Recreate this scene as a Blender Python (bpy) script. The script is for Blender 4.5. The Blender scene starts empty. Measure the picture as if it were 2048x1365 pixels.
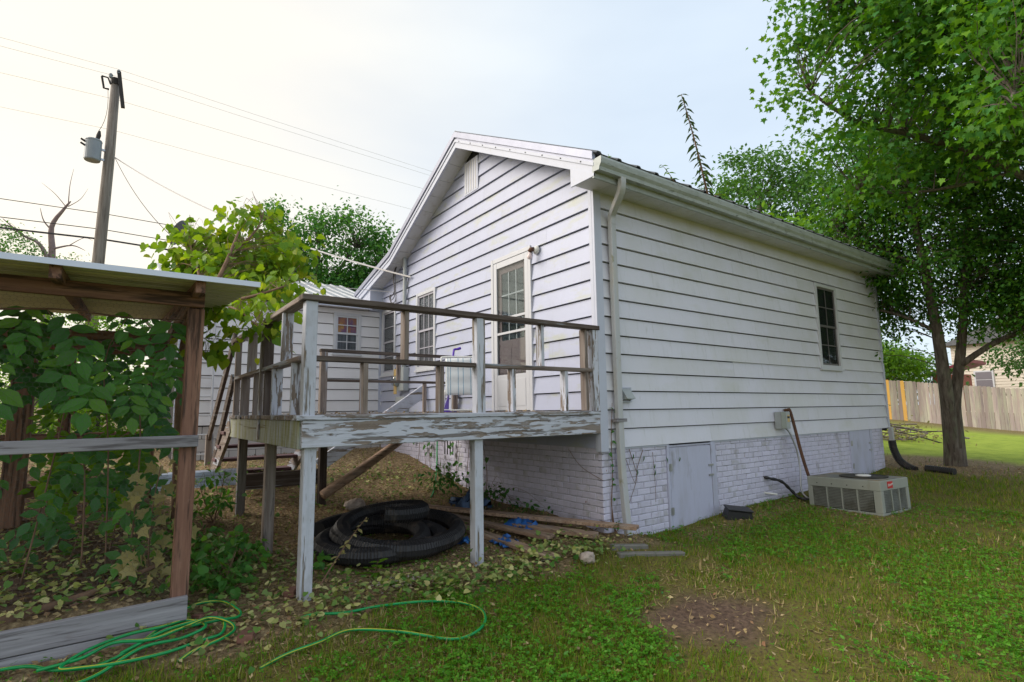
import bpy, math, random
import numpy as np
from mathutils import Vector, Matrix
random.seed(7); rng = np.random.default_rng(11)
SC = bpy.context.scene
COL = SC.collection
R_ = math.radians

# ------------------------------------------------------------------ camera
cam_d = bpy.data.cameras.new('camera'); cam_o = bpy.data.objects.new('camera', cam_d); COL.objects.link(cam_o)
cam_d.sensor_width = 36; cam_d.lens = 19.0555; cam_d.clip_end = 3000; cam_d.clip_start = .05
CR = np.array([[.81094927, .06330048, .58168233], [-.58496416, .11039062, .80351157], [-.01334961, -.99187043, .12654971]])  # rows: world axes, cols: image right, image down, forward
mw = Matrix.Identity(4)
for i in range(3):
    mw[i][0] = CR[i, 0]; mw[i][1] = -CR[i, 1]; mw[i][2] = -CR[i, 2]
mw.translation = (-4.14218531, -4.14526291, 1.23822467)
cam_o.matrix_world = mw
SC.camera = cam_o

# ------------------------------------------------------------------ light
SUN_AZ = Vector((-.82, .57)).normalized(); SUN_EL = 34
w = bpy.data.worlds.new('World'); SC.world = w; w.use_nodes = True
nt = w.node_tree; nt.nodes.clear()
def wn(t, **k):
    n = nt.nodes.new(t)
    for a, b in k.items(): setattr(n, a, b)
    return n
sky = wn('ShaderNodeTexSky', sky_type='NISHITA', sun_disc=False, sun_elevation=R_(SUN_EL), sun_rotation=math.atan2(SUN_AZ.x, SUN_AZ.y), air_density=1.0, dust_density=2.2, ozone_density=1.0)
tc = wn('ShaderNodeTexCoord'); mp = wn('ShaderNodeMapping'); mp.inputs['Scale'].default_value = (1, 1, 3.2)
nz = wn('ShaderNodeTexNoise'); nz.inputs['Scale'].default_value = 2.1; nz.inputs['Detail'].default_value = 4
rp = wn('ShaderNodeValToRGB'); rp.color_ramp.elements[0].position = .25; rp.color_ramp.elements[0].color = (.74, .74, .74, 1); rp.color_ramp.elements[1].position = .70; rp.color_ramp.elements[1].color = (.94, .94, .94, 1)
mx = wn('ShaderNodeMix', data_type='RGBA')                       # thin bright haze over the clear sky, warmer towards the sun
hz = wn('ShaderNodeMix', data_type='RGBA'); hz.inputs[6].default_value = (3.75, 4.3, 4.85, 1); hz.inputs[7].default_value = (5.5, 4.95, 4.0, 1)
dt = wn('ShaderNodeVectorMath', operation='DOT_PRODUCT'); dt.inputs[1].default_value = (SUN_AZ.x, SUN_AZ.y, 0)
mr_ = wn('ShaderNodeMapRange', interpolation_type='SMOOTHSTEP'); mr_.inputs[1].default_value = -.35; mr_.inputs[2].default_value = .72
nt.links.new(tc.outputs['Generated'], dt.inputs[0]); nt.links.new(dt.outputs['Value'], mr_.inputs[0]); nt.links.new(mr_.outputs[0], hz.inputs[0]); nt.links.new(hz.outputs[2], mx.inputs[7])
bg = wn('ShaderNodeBackground'); bg.inputs['Strength'].default_value = .1
out = wn('ShaderNodeOutputWorld')
nt.links.new(tc.outputs['Generated'], mp.inputs[0]); nt.links.new(mp.outputs[0], nz.inputs['Vector']); nt.links.new(nz.outputs[0], rp.inputs[0])
nt.links.new(rp.outputs[0], mx.inputs[0]); nt.links.new(sky.outputs[0], mx.inputs[6]); nt.links.new(mx.outputs[2], bg.inputs[0]); nt.links.new(bg.outputs[0], out.inputs[0])
sd = bpy.data.lights.new('sun', 'SUN'); so = bpy.data.objects.new('sun', sd); COL.objects.link(so)
sd.energy = 1.35; sd.angle = R_(40); sd.color = (1, .94, .87)
ce = math.cos(R_(SUN_EL)); sv = Vector((SUN_AZ.x * ce, SUN_AZ.y * ce, math.sin(R_(SUN_EL))))
so.rotation_euler = sv.to_track_quat('Z', 'Y').to_euler(); so.location = sv * 40
SC.view_settings.view_transform = 'Standard'; SC.view_settings.look = 'None'; SC.view_settings.gamma = 1
SC.view_settings.exposure = 1.16; SC.view_settings.use_curve_mapping = False
SC.cycles.max_bounces = 5; SC.cycles.diffuse_bounces = 3; SC.cycles.glossy_bounces = 2; SC.cycles.transmission_bounces = 4; SC.cycles.transparent_max_bounces = 8
SC.cycles.use_denoising = True

# ------------------------------------------------------------------ materials
MATS = {}
def mat(name, base, layers=(), rough=.6, bump=None, rand=0., metal=0., spec=.4, island=None, transl=0., tcol=None, coord='Object', wear=None):
    """layers: (colour, scale, (sx,sy,sz), lo, hi[, amount[, bumpheight]]) noise masks painted over the base colour"""
    m = bpy.data.materials.new(name); m.use_nodes = True; t = m.node_tree; N = t.nodes; Lk = t.links; N.clear()
    o = N.new('ShaderNodeOutputMaterial'); p = N.new('ShaderNodeBsdfPrincipled')
    p.inputs['Roughness'].default_value = rough; p.inputs['Metallic'].default_value = metal; p.inputs['Specular IOR Level'].default_value = spec
    c4 = lambda c: (c[0], c[1], c[2], 1)
    tcn = N.new('ShaderNodeTexCoord'); oi = N.new('ShaderNodeObjectInfo')
    co = tcn.outputs[coord]
    off = N.new('ShaderNodeVectorMath'); off.operation = 'SCALE'; off.inputs[3].default_value = 37.0
    cmb = N.new('ShaderNodeCombineXYZ')
    for i in range(3): Lk.new(oi.outputs['Random'], cmb.inputs[i])
    Lk.new(cmb.outputs[0], off.inputs[0]); add = N.new('ShaderNodeVectorMath'); Lk.new(co, add.inputs[0]); Lk.new(off.outputs[0], add.inputs[1])
    src = add.outputs[0]
    if island:
        g = N.new('ShaderNodeNewGeometry'); r = N.new('ShaderNodeValToRGB'); r.color_ramp.interpolation = 'LINEAR'
        el = r.color_ramp.elements
        while len(el) < len(island): el.new(.5)
        for i, c in enumerate(island): el[i].position = i / (len(island) - 1); el[i].color = c4(c)
        sm = N.new('ShaderNodeMath'); sm.operation = 'ADD'; Lk.new(g.outputs['Random Per Island'], sm.inputs[0]); Lk.new(oi.outputs['Random'], sm.inputs[1])
        fr = N.new('ShaderNodeMath'); fr.operation = 'FRACT'; Lk.new(sm.outputs[0], fr.inputs[0])
        Lk.new(fr.outputs[0], r.inputs[0]); cur = r.outputs[0]
    else:
        rgb = N.new('ShaderNodeRGB'); rgb.outputs[0].default_value = c4(base); cur = rgb.outputs[0]
    hsum = None
    for i, L in enumerate(layers):
        col, sc, st, lo, hi = L[:5]; amt = L[5] if len(L) > 5 else 1.; bh = L[6] if len(L) > 6 else 0.
        mpn = N.new('ShaderNodeMapping'); mpn.inputs['Scale'].default_value = st; mpn.inputs['Location'].default_value = (i * 3.7, i * 1.3, i * 5.1)
        Lk.new(src, mpn.inputs[0]); n = N.new('ShaderNodeTexNoise'); n.inputs['Scale'].default_value = sc; n.inputs['Detail'].default_value = 4; n.inputs['Roughness'].default_value = .62
        Lk.new(mpn.outputs[0], n.inputs['Vector'])
        mr = N.new('ShaderNodeMapRange'); mr.inputs[1].default_value = lo; mr.inputs[2].default_value = hi; mr.inputs[4].default_value = amt; mr.clamp = True
        Lk.new(n.outputs[0], mr.inputs[0])
        x = N.new('ShaderNodeMix'); x.data_type = 'RGBA'; x.inputs[7].default_value = c4(col); Lk.new(mr.outputs[0], x.inputs[0]); Lk.new(cur, x.inputs[6]); cur = x.outputs[2]
        if bh:
            mm = N.new('ShaderNodeMath'); mm.operation = 'MULTIPLY'; mm.inputs[1].default_value = bh; Lk.new(mr.outputs[0], mm.inputs[0])
            if hsum is None: hsum = mm.outputs[0]
            else:
                aa = N.new('ShaderNodeMath'); Lk.new(hsum, aa.inputs[0]); Lk.new(mm.outputs[0], aa.inputs[1]); hsum = aa.outputs[0]
    if rand:
        hs = N.new('ShaderNodeHueSaturation'); mr = N.new('ShaderNodeMapRange'); mr.inputs[3].default_value = 1 - rand; mr.inputs[4].default_value = 1 + rand
        Lk.new(oi.outputs['Random'], mr.inputs[0]); Lk.new(mr.outputs[0], hs.inputs['Value']); Lk.new(cur, hs.inputs['Color']); cur = hs.outputs[0]
    Lk.new(cur, p.inputs['Base Color'])
    if bump:
        bs, bst, bstr = bump
        mpn = N.new('ShaderNodeMapping'); mpn.inputs['Scale'].default_value = bst; Lk.new(src, mpn.inputs[0])
        n = N.new('ShaderNodeTexNoise'); n.inputs['Scale'].default_value = bs; n.inputs['Detail'].default_value = 3; Lk.new(mpn.outputs[0], n.inputs['Vector'])
        mm = N.new('ShaderNodeMath'); mm.operation = 'MULTIPLY'; mm.inputs[1].default_value = bstr; Lk.new(n.outputs[0], mm.inputs[0])
        if hsum is None: hsum = mm.outputs[0]
        else:
            aa = N.new('ShaderNodeMath'); Lk.new(hsum, aa.inputs[0]); Lk.new(mm.outputs[0], aa.inputs[1]); hsum = aa.outputs[0]
    if hsum is not None:
        b = N.new('ShaderNodeBump'); b.inputs['Distance'].default_value = .01; b.inputs['Strength'].default_value = .8; Lk.new(hsum, b.inputs['Height']); Lk.new(b.outputs[0], p.inputs['Normal'])
    if transl:
        tr = N.new('ShaderNodeBsdfTranslucent'); ms = N.new('ShaderNodeMixShader'); ms.inputs[0].default_value = transl
        if tcol: 
            x = N.new('ShaderNodeMix'); x.data_type = 'RGBA'; x.blend_type = 'MULTIPLY'; x.inputs[0].default_value = 1; x.inputs[7].default_value = c4(tcol); Lk.new(cur, x.inputs[6]); Lk.new(x.outputs[2], tr.inputs[0])
        else: Lk.new(cur, tr.inputs[0])
        Lk.new(p.outputs[0], ms.inputs[1]); Lk.new(tr.outputs[0], ms.inputs[2]); Lk.new(ms.outputs[0], o.inputs[0])
    else: Lk.new(p.outputs[0], o.inputs[0])
    MATS[name] = m
    return m
def glass(name, tint=(.9, .95, .95), amt=.5):
    m = bpy.data.materials.new(name); m.use_nodes = True; t = m.node_tree; t.nodes.clear(); N = t.nodes
    o = N.new('ShaderNodeOutputMaterial'); g = N.new('ShaderNodeBsdfGlossy'); g.inputs['Roughness'].default_value = .03
    tr = N.new('ShaderNodeBsdfTransparent'); tr.inputs[0].default_value = (*tint, 1)
    f = N.new('ShaderNodeFresnel'); f.inputs[0].default_value = 1.5; ma = N.new('ShaderNodeMath'); ma.operation = 'MULTIPLY_ADD'; ma.inputs[1].default_value = amt; ma.inputs[2].default_value = .0; ma.use_clamp = True
    x = N.new('ShaderNodeMixShader')
    t.links.new(f.outputs[0], ma.inputs[0]); t.links.new(ma.outputs[0], x.inputs[0]); t.links.new(tr.outputs[0], x.inputs[1]); t.links.new(g.outputs[0], x.inputs[2]); t.links.new(x.outputs[0], o.inputs[0])
    MATS[name] = m; return m
AX = {'x': (.06, 1, 1), 'y': (1, .06, 1), 'z': (1, 1, .06)}
def sc3(a, k): return tuple(v * k for v in a)
for a in 'xyz':
    st = AX[a]
    # peeling pale paint over grey-brown wood: more or less paint left
    s2 = tuple(v * (1 if v == 1 else 2.5) for v in st)
    mat('peel_' + a, (.20, .155, .125), [((.33, .28, .245), 30, st, .45, .65, .6), ((.54, .555, .635), 24, s2, .445, .46, 1, .8), ((.44, .45, .50), 5, (1, 1, 1), .45, .65, .5), ((.13, .105, .09), 38, (st[0] * .6, st[1] * .6, st[2] * .6), .575, .60, .85, -.6), ((.21, .165, .13), 3.2, s2, .60, .615, .9, -.5)], rough=.72, bump=(60, st, .5), rand=.1)
    mat('bare_' + a, (.19, .145, .12), [((.34, .30, .28), 26, st, .4, .7, .8), ((.38, .40, .46), 9, st, .56, .585, 1, .6), ((.05, .04, .035), 50, st, .58, .66, .8)], rough=.8, bump=(60, st, .6), rand=.15)
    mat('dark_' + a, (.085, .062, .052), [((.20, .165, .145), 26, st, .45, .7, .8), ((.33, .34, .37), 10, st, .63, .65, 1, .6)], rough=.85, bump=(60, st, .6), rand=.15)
    mat('white_' + a, (.20, .16, .12), [((.55, .57, .65), 9, (st[0] * 2, st[1] * 2, st[2] * 2), .395, .41, 1, .7), ((.36, .36, .37), 6, (1, 1, 1), .5, .7, .45), ((.42, .45, .50), 40, st, .5, .68, .5), ((.1, .085, .07), 70, st, .64, .69, .7)], rough=.65, bump=(60, st, .4), rand=.05)
    mat('shedwood_' + a, (.20, .10, .068), [((.31, .175, .12), 22, st, .42, .62, .8), ((.05, .028, .02), 34, st, .50, .60, .9), ((.36, .28, .24), 6, (1, 1, 1), .62, .72, .4)], rough=.75, bump=(50, st, .6), rand=.08)
    mat('greywood_' + a, (.26, .25, .27), [((.40, .39, .42), 18, st, .42, .66, .8), ((.11, .10, .105), 34, st, .53, .64, .9), ((.2, .15, .12), 3, (1, 1, 1), .6, .75, .5)], rough=.8, bump=(40, st, .6), rand=.08)
    mat('brownboard_' + a, (.32, .21, .145), [((.48, .35, .25), 20, st, .45, .68, .8), ((.09, .06, .045), 40, st, .5, .66, .8), ((.3, .28, .27), 4, (1, 1, 1), .55, .7, .4)], rough=.8, bump=(40, st, .5), rand=.2)
mat('algae_x', (.20, .16, .12), [((.40, .43, .45), 7, (2, .1, 2), .36, .39, 1, .6), ((.26, .26, .09), 9, (4, 4, .25), .40, .58, .9), ((.10, .08, .06), 60, (1, 1, .1), .6, .68, .8)], rough=.7, bump=(60, (1, .1, 1), .4))
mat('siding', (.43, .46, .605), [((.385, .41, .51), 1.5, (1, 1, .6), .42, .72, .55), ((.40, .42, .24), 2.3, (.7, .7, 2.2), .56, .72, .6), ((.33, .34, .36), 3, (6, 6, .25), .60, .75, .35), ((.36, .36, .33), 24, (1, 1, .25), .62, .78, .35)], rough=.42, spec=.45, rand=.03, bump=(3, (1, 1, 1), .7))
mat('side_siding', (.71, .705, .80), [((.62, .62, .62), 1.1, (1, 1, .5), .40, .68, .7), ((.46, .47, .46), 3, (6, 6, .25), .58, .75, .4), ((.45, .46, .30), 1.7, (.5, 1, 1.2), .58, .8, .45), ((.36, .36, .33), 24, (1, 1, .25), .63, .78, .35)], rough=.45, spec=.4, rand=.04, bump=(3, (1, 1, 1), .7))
mat('wing_siding', (.78, .77, .80), [((.68, .66, .66), 1.2, (1, 1, .5), .45, .7, .6)], rough=.5, spec=.35, rand=.02)
mat('trim', (.52, .55, .66), [((.45, .44, .40), 16, (1, 1, .3), .60, .75, .5), ((.46, .48, .57), 2, (1, 1, 1), .4, .7, .5)], rough=.45, spec=.4)
mat('soffit', (.60, .60, .62), [((.46, .44, .42), 9, (1, 1, 1), .55, .72, .7), ((.2, .19, .17), 40, (1, 1, 1), .66, .72, .6)], rough=.55, rand=.05)
mat('gutter', (.40, .435, .43), [((.27, .30, .275), 5, (1, 1, 2), .45, .7, .7), ((.10, .11, .09), 22, (.3, 1, 1), .60, .70, .8)], rough=.45, spec=.5)
mat('downspout', (.48, .49, .51), [((.50, .47, .40), 9, (1, 1, .3), .5, .7, .7), ((.24, .23, .10), 12, (1, 1, .5), .62, .70, .8)], rough=.42)
mat('roof_metal', (.10, .105, .12), [((.16, .165, .18), 3, (1, 1, 1), .4, .7, .6)], rough=.38, metal=.3)
mat('rake_metal', (.32, .335, .42), [((.25, .265, .34), 6, (1, 1, 1), .4, .7, .6)], rough=.4, metal=.25)
mat('wing_roof', (.55, .57, .62), [((.42, .43, .46), 4, (1, 1, 1), .45, .7, .6)], rough=.35, metal=.5)
mat('shed_roof', (.62, .62, .42), [((.50, .51, .31), 2.2, (1, 1, 1), .4, .65, .7), ((.25, .25, .2), 20, (1, 1, 1), .6, .7, .4)], rough=.45, metal=.2)
mat('shed_edge', (.62, .66, .74), rough=.35, metal=.3)
mat('brick_paint', (.66, .64, .79), [((.54, .52, .63), 6, (1, 1, 1), .42, .68, .6), ((.26, .27, .14), 2.4, (1, 1, 1), .58, .76, .6), ((.25, .23, .21), 6, (1, 1, .3), .58, .74, .6), ((.26, .12, .085), 8, (1, 1, 1), .70, .73, .9)], rough=.62, bump=(55, (1, 1, 1), .5), rand=.06)
mat('mortar', (.50, .49, .58), [((.22, .21, .22), 12, (1, 1, 1), .5, .68, .8)], rough=.85, bump=(60, (1, 1, 1), .6))
mat('crawl_door', (.52, .53, .68), [((.42, .42, .50), 5, (1, 1, .25), .45, .68, .7), ((.17, .15, .12), 3.5, (2, 2, .5), .60, .75, .6)], rough=.55, bump=(30, (1, 1, .2), .3))
mat('block_paint', (.52, .50, .50), [((.42, .41, .41), 5, (1, 1, 1), .4, .7, .6)], rough=.7, rand=.04)
mat('white_frame', (.56, .57, .61), [((.6, .6, .6), 12, (1, 1, 1), .55, .75, .4)], rough=.4)
mat('mauve_door', (.25, .175, .18), [((.21, .15, .155), 6, (1, 1, .3), .4, .7, .5)], rough=.5)
mat('door_shade', (.045, .06, .055), [((.14, .17, .15), 5, (1, 1, .4), .45, .65, .7)], rough=.6)  # dark interior with greenish tree reflections put into its colour
mat('dark_room', (.02, .02, .022), rough=.9)  # near-black put in for unlit interiors and the shade behind gaps
mat('screen', (.17, .155, .18), [((.21, .195, .22), 400, (1, 1, 1), .45, .55, .6)], rough=.55, spec=.3)
mat('curtain_warm', (.62, .26, .16), [((.30, .16, .34), 9, (1, 1, .4), .45, .6, .9), ((.85, .45, .12), 7, (1, 1, .5), .58, .66, .8)], rough=.8)
mat('curtain_pale', (.22, .22, .25), [((.08, .08, .10), 20, (1, 1, .05), .4, .6, .8)], rough=.9)
glass('glass', (.85, .88, .88), .14); glass('glass_bright', (.7, .75, .78), .3)
mat('steel', (.45, .46, .48), [((.33, .3, .27), 12, (1, 1, 1), .5, .7, .6)], rough=.4, metal=.8)
mat('galv', (.50, .54, .62), [((.38, .41, .48), 6, (.3, 1, 1), .4, .7, .7)], rough=.3, metal=.7)
mat('black_rubber', (.018, .018, .02), [((.05, .045, .04), 12, (1, 1, 1), .5, .7, .6)], rough=.42, spec=.5)
mat('black_plastic', (.022, .021, .023), [((.12, .095, .075), 7, (1, 1, 1), .55, .72, .6)], rough=.5, spec=.4)
mat('rust', (.12, .055, .03), [((.05, .03, .02), 14, (1, 1, 1), .45, .65, .8)], rough=.75)
mat('white_plastic', (.74, .74, .72), rough=.4)
mat('purple', (.10, .035, .42), rough=.35)
mat('yellow_paint', (.62, .44, .18), rough=.5)
mat('meter_grey', (.40, .43, .44), [((.32, .34, .34), 5, (1, 1, 1), .45, .7, .6)], rough=.5)
mat('blue_tarp', (.03, .13, .42), [((.06, .22, .55), 8, (1, 1, 1), .45, .65, .7)], rough=.5)
mat('tarp_faded', (.10, .16, .28), [((.05, .08, .14), 8, (1, 1, 1), .45, .65, .7)], rough=.6)
mat('hose', (.0, .30, .075), [((.0, .20, .06), 5, (1, 1, 1), .5, .7, .5)], rough=.35, spec=.5)
mat('hose_stripe', (.50, .48, .03), rough=.35)
mat('copper_red', (.28, .07, .03), rough=.4, metal=.4)
mat('bulb', (.75, .62, .62), rough=.15)
mat('stone', (.42, .34, .29), [((.55, .47, .42), 7, (1, 1, 1), .45, .65, .8), ((.2, .15, .12), 15, (1, 1, 1), .58, .7, .6)], rough=.85, bump=(25, (1, 1, 1), 1.2))
mat('redbrick', (.22, .11, .08), [((.16, .07, .05), 9, (1, 1, 1), .45, .65, .7)], rough=.85, bump=(40, (1, 1, 1), .8))
mat('concrete', (.20, .19, .17), [((.17, .165, .15), 9, (1, 1, 1), .42, .66, .8), ((.13, .15, .06), 4, (1, 1, 1), .55, .7, .6)], rough=.9, bump=(50, (1, 1, 1), .8))
mat('ac_paint', (.33, .345, .31), [((.27, .285, .25), 4, (1, 1, .4), .42, .7, .6), ((.20, .16, .09), 5, (1, 1, .5), .62, .78, .5)], rough=.5)
mat('ac_dark', (.035, .034, .03), [((.10, .085, .05), 6, (1, 1, 1), .5, .7, .7)], rough=.7)
mat('ac_top', (.17, .175, .165), [((.27, .21, .12), 4, (1, 1, 1), .5, .65, .7)], rough=.6)
mat('badge_red', (.55, .02, .03), rough=.35)
mat('pole_wood', (.20, .17, .145), [((.33, .30, .27), 20, (1, 1, .05), .42, .68, .8), ((.09, .07, .06), 30, (1, 1, .05), .55, .68, .8)], rough=.85, bump=(40, (1, 1, .05), .5))
mat('pole_dark', (.035, .03, .028), rough=.7)
mat('transformer', (.27, .30, .33), [((.2, .22, .25), 4, (1, 1, 1), .45, .7, .5)], rough=.45)
mat('wire', (.05, .045, .045), rough=.6)
mat('wire_pale', (.62, .60, .60), rough=.6)
mat('chicken_wire', (.12, .11, .10), rough=.6, metal=.3)
mat('bark', (.105, .085, .07), [((.20, .175, .15), 14, (1, 1, .25), .45, .65, .8), ((.13, .16, .09), 4, (1, 1, .5), .56, .7, .6), ((.045, .035, .03), 26, (1, 1, .15), .52, .66, .8)], rough=.9, bump=(30, (1, 1, .25), 1.2))
mat('deadwood', (.23, .17, .17), [((.33, .26, .25), 6, (1, 1, .3), .45, .65, .7)], rough=.9)
mat('vine_stem', (.17, .10, .065), [((.27, .17, .11), 9, (1, 1, 1), .45, .65, .7)], rough=.85)
mat('fence_wood', (.37, .30, .285), [((.47, .47, .36), 5, (1, 1, .12), .44, .62, .75), ((.25, .205, .215), 14, (1, 1, .05), .52, .68, .8), ((.52, .38, .26), 1.0, (1, 1, 1), .55, .75, .4)], rough=.85, rand=.3, bump=(30, (1, 1, .05), .5))
mat('fence_new', (.70, .40, .10), [((.60, .32, .08), 12, (1, 1, .08), .45, .7, .6)], rough=.7, rand=.06)
mat('neigh_siding', (.66, .60, .52), rough=.6)
mat('neigh_red', (.24, .035, .06), rough=.5)
mat('neigh_brick', (.40, .14, .10), rough=.8)
mat('fabric', (.74, .77, .79), rough=.85)
mat('fabric_blue', (.12, .32, .48), rough=.85)
mat('foil', (.75, .75, .78), rough=.3, metal=.4)
# foliage
mat('leaf_maple', 0, island=[(.055, .17, .015), (.11, .27, .015), (.06, .21, .055), (.16, .33, .02)], rough=.42, spec=.18, transl=.42, tcol=(1.5, 1.35, .4))
mat('leaf_holly', 0, island=[(.035, .12, .015), (.08, .21, .02), (.04, .15, .04), (.12, .26, .02)], rough=.38, spec=.18, transl=.34, tcol=(1.5, 1.3, .4))
mat('leaf_far', 0, island=[(.07, .18, .05), (.115, .25, .06), (.08, .20, .075)], spec=.18, rough=.6, transl=.35, tcol=(1.3, 1.25, .5))
mat('leaf_left', 0, island=[(.07, .20, .045), (.12, .30, .06), (.08, .24, .09)], spec=.18, rough=.5, transl=.4, tcol=(1.3, 1.25, .5))
mat('leaf_redbud', 0, island=[(.14, .28, .02), (.22, .36, .03), (.10, .23, .03), (.30, .38, .04)], spec=.18, rough=.45, transl=.5, tcol=(1.5, 1.3, .35))
mat('leaf_vine', 0, island=[(.07, .21, .045), (.11, .29, .055), (.06, .18, .05), (.16, .33, .04)], spec=.18, rough=.42, transl=.35, tcol=(1.5, 1.4, .4))
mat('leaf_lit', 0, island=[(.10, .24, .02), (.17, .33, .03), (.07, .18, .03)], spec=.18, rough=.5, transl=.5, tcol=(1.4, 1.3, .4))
mat('leaf_dryvine', 0, island=[(.32, .28, .10), (.40, .35, .16), (.24, .22, .07)], spec=.18, rough=.6, transl=.35)
mat('leaf_ivy', 0, island=[(.06, .19, .03), (.56, .52, .20), (.09, .24, .04), (.66, .60, .28), (.07, .20, .04), (.34, .36, .08), (.10, .24, .05)], spec=.18, rough=.5, transl=.25)
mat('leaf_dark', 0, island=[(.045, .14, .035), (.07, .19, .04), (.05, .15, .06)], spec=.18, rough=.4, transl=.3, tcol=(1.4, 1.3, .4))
mat('leaf_weed', 0, island=[(.05, .10, .025), (.08, .14, .03), (.04, .08, .02)], spec=.18, rough=.6, transl=.3)
mat('leaf_litter', 0, island=[(.27, .17, .085), (.44, .32, .15), (.17, .10, .065), (.54, .44, .24), (.30, .16, .09)], spec=.18, rough=.8, transl=.1)
mat('grass', 0, island=[(.075, .18, .008), (.12, .25, .01), (.19, .25, .018), (.09, .21, .01), (.36, .28, .08), (.15, .28, .012)], spec=.18, rough=.55, transl=.35, tcol=(1.3, 1.2, .5))
mat('straw', 0, island=[(.34, .25, .11), (.45, .36, .18), (.26, .17, .08)], spec=.18, rough=.8, transl=.1)
mat('clover', 0, island=[(.06, .22, .012), (.10, .29, .02), (.15, .35, .025)], spec=.18, rough=.5, transl=.35, tcol=(1.3, 1.3, .5))

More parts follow.
